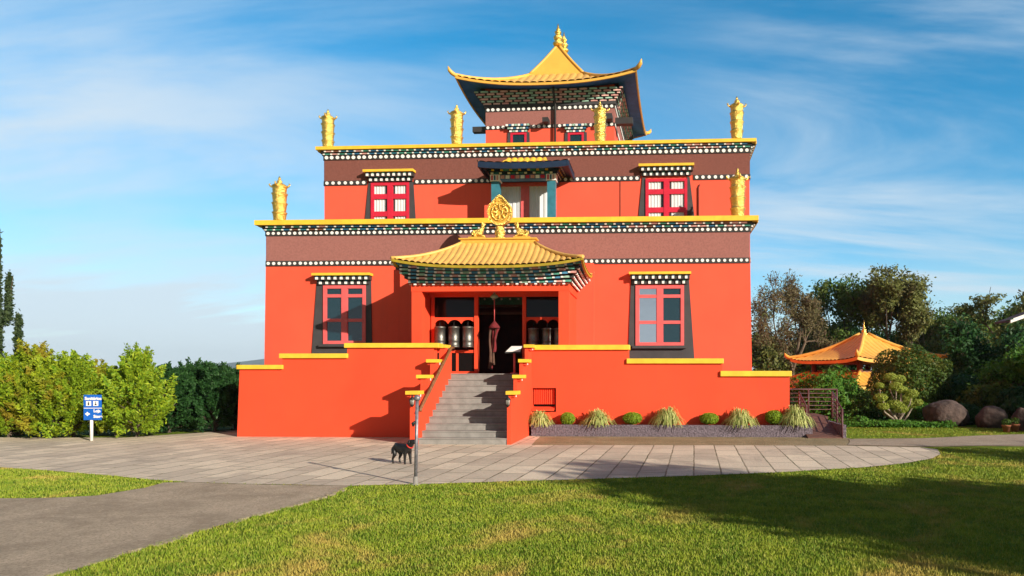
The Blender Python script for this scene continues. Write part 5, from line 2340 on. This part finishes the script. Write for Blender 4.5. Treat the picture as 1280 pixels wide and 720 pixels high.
cypress('tall thin dark cypress with a side shoot at the left edge', -4, 18.6, 292, .15, 5, 900, [(Z(14, 388, 18.6), .40, .95, .085, 120)])
cypress('thin pointed cypress rising from the hedge right of the tall cypress', 23, 18.2, 396, .13, 6, 420)

# ---- far hills
def ridge(name, pts, y, depth, seed):
    mb = MB()
    n = 60
    rows_ = []
    for i in range(7):
        u = i / 6
        row = []
        for j in range(n + 1):
            v = j / n
            px = pts[0][0] + (pts[-1][0] - pts[0][0]) * v
            py = np.interp(px, [q[0] for q in pts], [q[1] for q in pts])
            p = at(px, py, y)
            hh = max(0, p.z) * math.sin(math.pi * min(1, u * 1.0) * .5 if u <= 1 else 0)
            row.append((p.x, y - depth * (1 - u), -2.1 + (hh + 2.1) * u ** .8 + 6 * mnoise.noise((px * .02, u * 3, seed)) * (1 - u)))
        rows_.append(row)
    for i in range(1, 5):
        rows_.append([(x, y + depth * i / 4, z - (z + 2.1) * (i / 4)) for x, _, z in rows_[6]])
    mb.grid(rows_, 'hill_forest')
    tag(mb.build(name), kind='structure')


ridge('hills', [(-900, 462), (-300, 460), (60, 466), (95, 464.5), (122, 461.5), (150, 465), (200, 467), (240, 463), (272, 460), (300, 453), (360, 445), (460, 440), (640, 452), (900, 462)], 3200, 900, 2)

# ---- the air: a thin even haze that turns the far hills blue
mb = MB()
mb.box(-4200, 4200, -4200, 6200, -6.0, 190, 'haze')
tag(mb.build('haze'), kind='stuff')

# ---- garden on the right
bush('rounded_bush', 'light green leafy bush behind the ramp railing', 'bush', tuple(at(1036, 467, 24.5).xy) + (0,), 1.15, 1.0, Z(1036, 459, 24.5), 71, 'leaf_bright', 7000, .075, .35, freq=1.6)
bush('rounded_bush', 'low dark bush between the ramp and the clipped topiary', 'bush', tuple(at(1071, 467, 24.0).xy) + (0,), .75, .6, Z(1071, 484, 24), 72, 'leaf_bush', 3000, .06, .4, freq=1.8)
bush('rounded_bush', 'big round dark green bush in front of the pavilion', 'bush', tuple(at(1136, 467, 26.5).xy) + (0,), 1.48, 1.3, Z(1136, 437, 26.5) + .12, 73, 'leaf_bush', 17000, .060, .13, freq=2.0)
bush('rounded_bush', 'small bright green bush right of the topiary trunk', 'bush', tuple(at(1149, 467, 24.0).xy) + (0,), .48, .45, Z(1149, 503, 24), 74, 'leaf_bright', 1800, .05, .3)
bush('rounded_bush', 'small round bush at the left foot of the topiary', 'bush', tuple(at(1076, 467, 22.6).xy) + (0,), .30, .28, Z(1076, 520, 22.6), 75, 'leaf_bright', 900, .045, .3)
bush('rounded_bush', 'dark rounded bush at the left side of the topiary', 'bush', tuple(at(1094, 467, 24.3).xy) + (0,), .55, .5, Z(1094, 508, 24.3), 76, 'leaf_dark', 1800, .05, .3)
# cloud pruned topiary
ytp = 23.2
bp = at(1122, 467, ytp)
bp.z = 0
tp = thing('topiary', 'cloud pruned topiary tree with pale bare stems and small leaf pads', 'topiary', bp)
rng = np.random.default_rng(9)
pads = [(1113, 471, 13), (1124, 474, 14), (1120, 483, 14), (1101, 497, 14), (1127, 487, 12), (1140, 492, 14), (1118, 505, 15), (1104, 508, 12), (1137, 505, 15), (1126, 511, 15), (1112, 517, 13), (1147, 503, 11), (1099, 482, 10), (1133, 498, 11)]
segs, C, Nn = [], [], []
b0 = np.array(bp)
for px, py, r in pads:
    yo = ytp + rng.uniform(-.35, .35)
    c = np.array(at(px, py, yo))
    rr_ = r * yo / 860 * .48
    n = 620
    d = rng.normal(size=(n, 3))
    d /= np.linalg.norm(d, axis=1, keepdims=True)
    C.append(c + d * np.array([rr_ * 1.25, rr_ * 1.1, rr_ * .78]) * rng.uniform(.75, 1.05, (n, 1)))
    Nn.append(d)
    st_ = b0 + np.array([rng.uniform(-.1, .1), rng.uniform(-.1, .1), 0])
    m1_ = st_ + (c - st_) * np.array([.35, .35, .3]) + rng.normal(size=3) * .05
    m2_ = st_ + (c - st_) * np.array([.85, .85, .65]) + rng.normal(size=3) * .05
    segs += [(st_, m1_, .040, .032), (m1_, m2_, .032, .022), (m2_, c, .022, .012)]
quads_mesh('crown', leaf_quads(rng, np.concatenate(C), np.concatenate(Nn), .030, .55, .6), 'leaf_topiary', parent=tp)
quads_mesh('trunk', seg_quads(segs), 'pale_bark', parent=tp)

import bmesh


def boulder(px, py0, py1, wpx, y, label, seed):
    p = at(px, py0, y)
    h = Z(px, py1, y) - p.z
    rx = wpx / 2 * y / 860
    bm = bmesh.new()
    bmesh.ops.create_icosphere(bm, subdivisions=5, radius=1)
    for v in bm.verts:
        c = v.co.copy()
        k_ = 1 + .14 * mnoise.noise(c * 1.2 + Vector((seed, 0, 0))) + .05 * mnoise.noise(c * 3.5 + Vector((0, seed, 0))) + .012 * mnoise.noise(c * 12)
        v.co = Vector((c.x * rx * k_, c.y * rx * .85 * k_, max(-.35 * h, c.z * h * .60 * k_ + h * .42)))
    me = bpy.data.meshes.new('boulder')
    bm.to_mesh(me)
    bm.free()
    me.polygons.foreach_set('use_smooth', [True] * len(me.polygons))
    me.materials.append(MAT['boulder_stone'])
    o = bpy.data.objects.new('boulder', me)
    COL.objects.link(o)
    o.location = (p.x, y, 0)
    tag(o, label, 'boulder')


boulder(1182, 531, 499.5, 52, 22.9, 'big smooth brown boulder beside the topiary, partly sunlit', 3)
boulder(1239, 536, 510, 34, 22.2, 'dark boulder in the shade right of the big brown boulder', 8)
boulder(1279, 540, 512, 26, 21.0, 'dark boulder behind the terracotta pots at the right edge', 12)
for px, y, lab, s_ in ((1258, 20.4, 'left one of two terracotta pots in the shade at the path edge', 1.0), (1268.5, 20.5, 'right one of two terracotta pots in the shade at the path edge', 1.1)):
    p = at(px, 467, y)
    p.z = 0
    pt_ = thing('flower_pot', lab, 'flower pot', p, 0)
    mb = MB()
    mb.lathe(p, [(.075 * s_, 0), (.11 * s_, .17 * s_), (.125 * s_, .17 * s_), (.125 * s_, .215 * s_), (.105 * s_, .215 * s_), (.10 * s_, .18 * s_)], 'terracotta', 16)
    mb.build('pot', pt_)
    rng = np.random.default_rng(int(px))
    d = rng.normal(size=(160, 3))
    d /= np.linalg.norm(d, axis=1, keepdims=True)
    quads_mesh('plant', leaf_quads(rng, np.array(p) + np.array([0, 0, .28 * s_]) + d * np.array([.12, .12, .10]), d, .04, .5, .6), 'leaf_bush', parent=pt_)

GB = 'trees and big shrubs behind the garden'
# y, height from the picture
def tr(name, label, px, top, y, seed, **kw):
    p = at(px, 467, y)
    zb_ = float(np.interp(y, ys, zs))
    return tree(name, label, 'tree', (p.x, y, zb_), Z(px, top, y) - zb_, seed, group=GB, **kw)


tr('twiggy_tree', 'almost bare brown tree with fine twigs right behind the temple corner', 985, 342, 42, 101, r0=.26, leaf='leaf_brown', bark='twig_brown', n_leaf=11000, lsize=.07, cl=.45,
   crown_w=2.6, fork=.28, levels=5, kids_=(3, 4), spread=.72, upward=.12, ratio=.66, min_r=.016)
tr('open_tree', 'open green tree with light gaps left of the pavilion finial', 1066, 345, 46, 112, r0=.28, leaf='leaf_mid', n_leaf=12000, lsize=.12, cl=.6, keep=.5,
   crown_w=3.0, fork=.30, levels=4, kids_=(2, 4), spread=.6, upward=.28, ratio=.72, min_r=.02)
tr('dense_tree', 'tall dense tree with a narrow twiggy top right of the pavilion finial', 1142, 333, 43, 123, r0=.30, leaf='leaf_olive', n_leaf=19000, lsize=.11, cl=.6,
   crown_w=2.5, fork=.28, levels=4, kids_=(3, 4), spread=.55, upward=.4, ratio=.68, min_r=.02)
tr('twiggy_tree', 'grey thinly leaved tree with bare branches right of the tall dense tree', 1188, 368, 46, 131, r0=.22, leaf='leaf_olive', bark='pale_bark', n_leaf=11000, lsize=.09, cl=.55,
   crown_w=3.2, fork=.28, levels=5, kids_=(2, 3), spread=.7, upward=.12, ratio=.72, min_r=.018)
tr('sparse_tree', 'sparse tree with flat leaf tufts above the dark tree at the right', 1256, 357, 44, 144, r0=.2, leaf='leaf_olive', n_leaf=6000, lsize=.10, cl=.6, squash=.3, keep=.6,
   crown_w=2.8, fork=.5, levels=3, kids_=(3, 4), spread=.9, upward=.05, ratio=.55, min_r=.02)
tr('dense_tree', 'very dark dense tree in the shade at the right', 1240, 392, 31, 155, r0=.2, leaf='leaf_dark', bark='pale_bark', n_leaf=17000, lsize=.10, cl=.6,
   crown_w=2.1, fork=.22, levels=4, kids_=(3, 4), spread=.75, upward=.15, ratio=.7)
tr('weeping_tree', 'bright weeping tree cut by the right edge', 1284, 424, 24.0, 166, r0=.12, leaf='leaf_bright', n_leaf=12000, lsize=.07, cl=.5,
   crown_w=1.35, fork=.3, levels=3, kids_=(4, 5), spread=.95, upward=-.08, ratio=.7)
for i, (px, pt, y, w, lf_, lab) in enumerate((
        (1205, 395, 52, 4.2, 'leaf_olive', 'olive green tree crown low on the skyline between the grey tree and the dark tree'),
        (1105, 400, 52, 3.6, 'leaf_dark', 'dark tree crown directly behind the pavilion roof peak'),
        (1042, 395, 51, 3.2, 'leaf_dark', 'dark green tree crown between the brown tree and the open green tree'),
        (965, 420, 50, 3.5, 'leaf_olive', 'dull low tree crown beside the red wall behind the brown tree'),
        (1005, 424, 54, 3.0, 'leaf_mid', 'low green tree crown left above the pavilion eave'),
        (950, 404, 47, 2.2, 'leaf_olive', 'dull olive tree crown rising beside the red wall edge'),
        (1000, 398, 49, 2.6, 'leaf_olive', 'olive tree crown behind the lower half of the bare brown tree'),
        (1165, 410, 50, 3.0, 'leaf_mid', 'low green tree crown right above the pavilion eave'),
        (1192, 379, 49, 2.6, 'leaf_mid', 'loose tree crown on the skyline just right of the grey tree'),
        (1228, 382, 50, 2.8, 'leaf_olive', 'olive tree crown on the skyline behind the very dark tree'),
        (1278, 372, 49, 2.4, 'leaf_mid', 'green tree crown on the skyline above the white eave'),
        (1300, 385, 52, 4.0, 'leaf_olive', 'olive tree crown on the skyline at the right edge'))):
    tr('woodland_tree', lab, px, pt, y, 200 + i, r0=.2, leaf=lf_, n_leaf=9000, lsize=.15, cl=.95, crown_w=w * .85, fork=.25, levels=3, kids_=(3, 5), spread=.9, upward=.1, ratio=.72)
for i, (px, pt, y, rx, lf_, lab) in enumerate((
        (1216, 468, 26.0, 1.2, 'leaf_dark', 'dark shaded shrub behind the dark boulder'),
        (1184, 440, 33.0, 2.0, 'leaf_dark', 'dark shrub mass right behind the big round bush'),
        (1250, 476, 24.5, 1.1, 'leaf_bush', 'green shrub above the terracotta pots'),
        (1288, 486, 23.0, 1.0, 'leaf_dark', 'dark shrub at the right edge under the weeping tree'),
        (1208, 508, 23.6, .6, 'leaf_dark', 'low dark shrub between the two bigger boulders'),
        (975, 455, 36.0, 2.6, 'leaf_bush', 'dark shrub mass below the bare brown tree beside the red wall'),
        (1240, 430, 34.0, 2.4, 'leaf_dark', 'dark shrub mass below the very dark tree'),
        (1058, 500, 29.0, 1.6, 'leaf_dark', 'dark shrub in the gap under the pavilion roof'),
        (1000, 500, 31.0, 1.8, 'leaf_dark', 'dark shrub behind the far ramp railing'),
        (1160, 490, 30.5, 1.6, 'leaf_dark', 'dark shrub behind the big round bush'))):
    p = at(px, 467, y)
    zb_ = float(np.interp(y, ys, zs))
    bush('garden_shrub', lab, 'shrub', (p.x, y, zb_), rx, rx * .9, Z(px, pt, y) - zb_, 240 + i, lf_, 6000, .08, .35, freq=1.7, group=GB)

# bright ground cover in the bed
rng = np.random.default_rng(31)
n = 9000
a, b = gr(1058, 534), gr(1200, 534)
C = np.stack([rng.uniform(5.9, 9.4, n), rng.uniform(21.9, 23.9, n), rng.uniform(.02, .16, n)], 1)
C[:, 2] += .10 * np.array([mnoise.noise((x * 1.5, y * 1.5, 0)) for x, y, _ in C])
C[:, 2] = np.maximum(C[:, 2], .02)
gc = quads_mesh('ground_cover', leaf_quads(rng, C, np.tile([0, -.3, 1.], (n, 1)), .045, .6, .5), 'leaf_bright', loc=(7.5, 22.8, 0))
tag(gc, kind='stuff')

# house whose eave shows at the right edge
hx, hy = X(1264, 31.4), 34.0
hse = thing('house', 'house whose white roof eave reaches into the right edge', 'house', (hx + 3.5, hy + 2.5, 0))
ze_ = Z(1266, 401, 31.4)
mb = MB()
mb.box(hx + 2.2, hx + 9, hy - 2.2, hy - 1.2, -2.2, ze_ - .05, 'cream_wall')
mb.build('wall', hse)
mb = MB()
FHs = Frame(hx, hy, 0)
for y_a in (hy - 2.6,):
    mb.hexa([(hx, y_a, ze_ - .05), (hx + 5.3, y_a, ze_ + 1.9), (hx + 5.3, hy - 1.1, ze_ + 1.9), (hx, hy - 1.1, ze_ - .05),
             (hx, y_a, ze_ + .04), (hx + 5.3, y_a, ze_ + 2.0), (hx + 5.3, hy - 1.1, ze_ + 2.0), (hx, hy - 1.1, ze_ + .04)], 'house_roof')
    mb.hexa([(hx + 5.301, y_a, ze_ + 1.9), (hx + 10.6, y_a, ze_ - .05), (hx + 10.6, hy - 1.1, ze_ - .05), (hx + 5.301, hy - 1.1, ze_ + 1.9),
             (hx + 5.301, y_a, ze_ + 2.0), (hx + 10.6, y_a, ze_ + .04), (hx + 10.6, hy - 1.1, ze_ + .04), (hx + 5.301, hy - 1.1, ze_ + 2.0)], 'house_roof')
mb.build('roof', hse)
mb = MB()
mb.hexa([(hx - .05, hy - 2.66, ze_ - .10), (hx + 5.3, hy - 2.66, ze_ + 1.86), (hx + 5.3, hy - 2.605, ze_ + 1.86), (hx - .05, hy - 2.605, ze_ - .10),
         (hx - .05, hy - 2.66, ze_ + .06), (hx + 5.3, hy - 2.66, ze_ + 2.03), (hx + 5.3, hy - 2.605, ze_ + 2.03), (hx - .05, hy - 2.605, ze_ + .06)], 'white_paint')
mb.build('eave_board', hse)

# trees standing right of the picture; they throw the shade across the lawn
for i, (x, y, h, w, n_, lab) in enumerate((
        (13.2, .6, 7.0, 1.8, 5500, 'tree beyond the right edge nearest to the camera'),
        (12.8, -.4, 6.2, 1.1, 6000, 'slender tree beyond the right edge, in front of the others'),
        (14.2, 1.9, 5.2, 1.7, 5000, 'second tree beyond the right edge'),
        (17.4, 7.1, 5.2, 1.9, 9000, 'third tree beyond the right edge'),
        (21.6, 7.1, 6.0, 2.1, 10000, 'fourth tree beyond the right edge'),
        (25.5, 11.3, 8.2, 2.5, 11000, 'fifth tree beyond the right edge'),
        (29.5, 11.5, 9.2, 2.7, 11000, 'farthest tree beyond the right edge'))):
    tree('shade_tree', lab, 'tree', (x, y, 0), h, 300 + i, r0=.2, leaf='leaf_mid', n_leaf=n_, lsize=.15, cl=.7, crown_w=w, group='trees shading the lawn', fork=.25, levels=3,
         kids_=(3, 5), spread=.85, upward=.12, ratio=.7)

# ================================================================== GRASS BLADES NEAR THE CAMERA
def inside(poly, P):
    x, y = P[:, 0], P[:, 1]
    c = np.zeros(len(P), bool)
    n = len(poly)
    for i in range(n):
        x0, y0 = poly[i]
        x1, y1 = poly[(i + 1) % n]
        if y0 == y1:
            continue
        hit = ((y0 > y) != (y1 > y)) & (x < (x1 - x0) * (y - y0) / (y1 - y0) + x0)
        c ^= hit
    return c


rng = np.random.default_rng(77)
Ps = []
for (ya, yb_, dens) in ((5.2, 7.0, 4200), (7.0, 9.0, 3000), (9.0, 12.5, 1900), (12.5, 16, 900)):
    xa, xb = X(-60, yb_), X(1320, yb_)
    n = int((xb - xa) * (yb_ - ya) * dens)
    Ps.append(np.stack([rng.uniform(xa, xb, n), rng.uniform(ya, yb_, n)], 1))
xa, xb = X(1050, 19), X(1300, 22)
Ps.append(np.stack([rng.uniform(xa, xb, 6000), rng.uniform(18.3, 22.0, 6000)], 1))
Pg = np.concatenate(Ps)
bad = inside(plaza_out, Pg) | inside(drive_out, Pg) | inside(path2_out, Pg) | inside(path_out, Pg)
Pg = Pg[~bad]
n = len(Pg)
dst = Pg[:, 1]
hgt = rng.uniform(.012, .034, n) * (1 + .5 * (rng.random(n) > .93))
wd = .0018 + .00042 * dst
a = rng.uniform(0, 6.28, n)
ln = rng.uniform(0, .8, n) * hgt
a2 = rng.uniform(0, 6.28, n)
B0 = np.stack([Pg[:, 0] - np.cos(a) * wd, Pg[:, 1] - np.sin(a) * wd, np.zeros(n)], 1)
B1 = np.stack([Pg[:, 0] + np.cos(a) * wd, Pg[:, 1] + np.sin(a) * wd, np.zeros(n)], 1)
Tp = np.stack([Pg[:, 0] + np.cos(a2) * ln, Pg[:, 1] + np.sin(a2) * ln, hgt], 1)
gb = quads_mesh('grass', np.stack([B0, B1, Tp], 1), 'grass_blades', loc=(0, 8, 0))
tag(gb, kind='stuff')
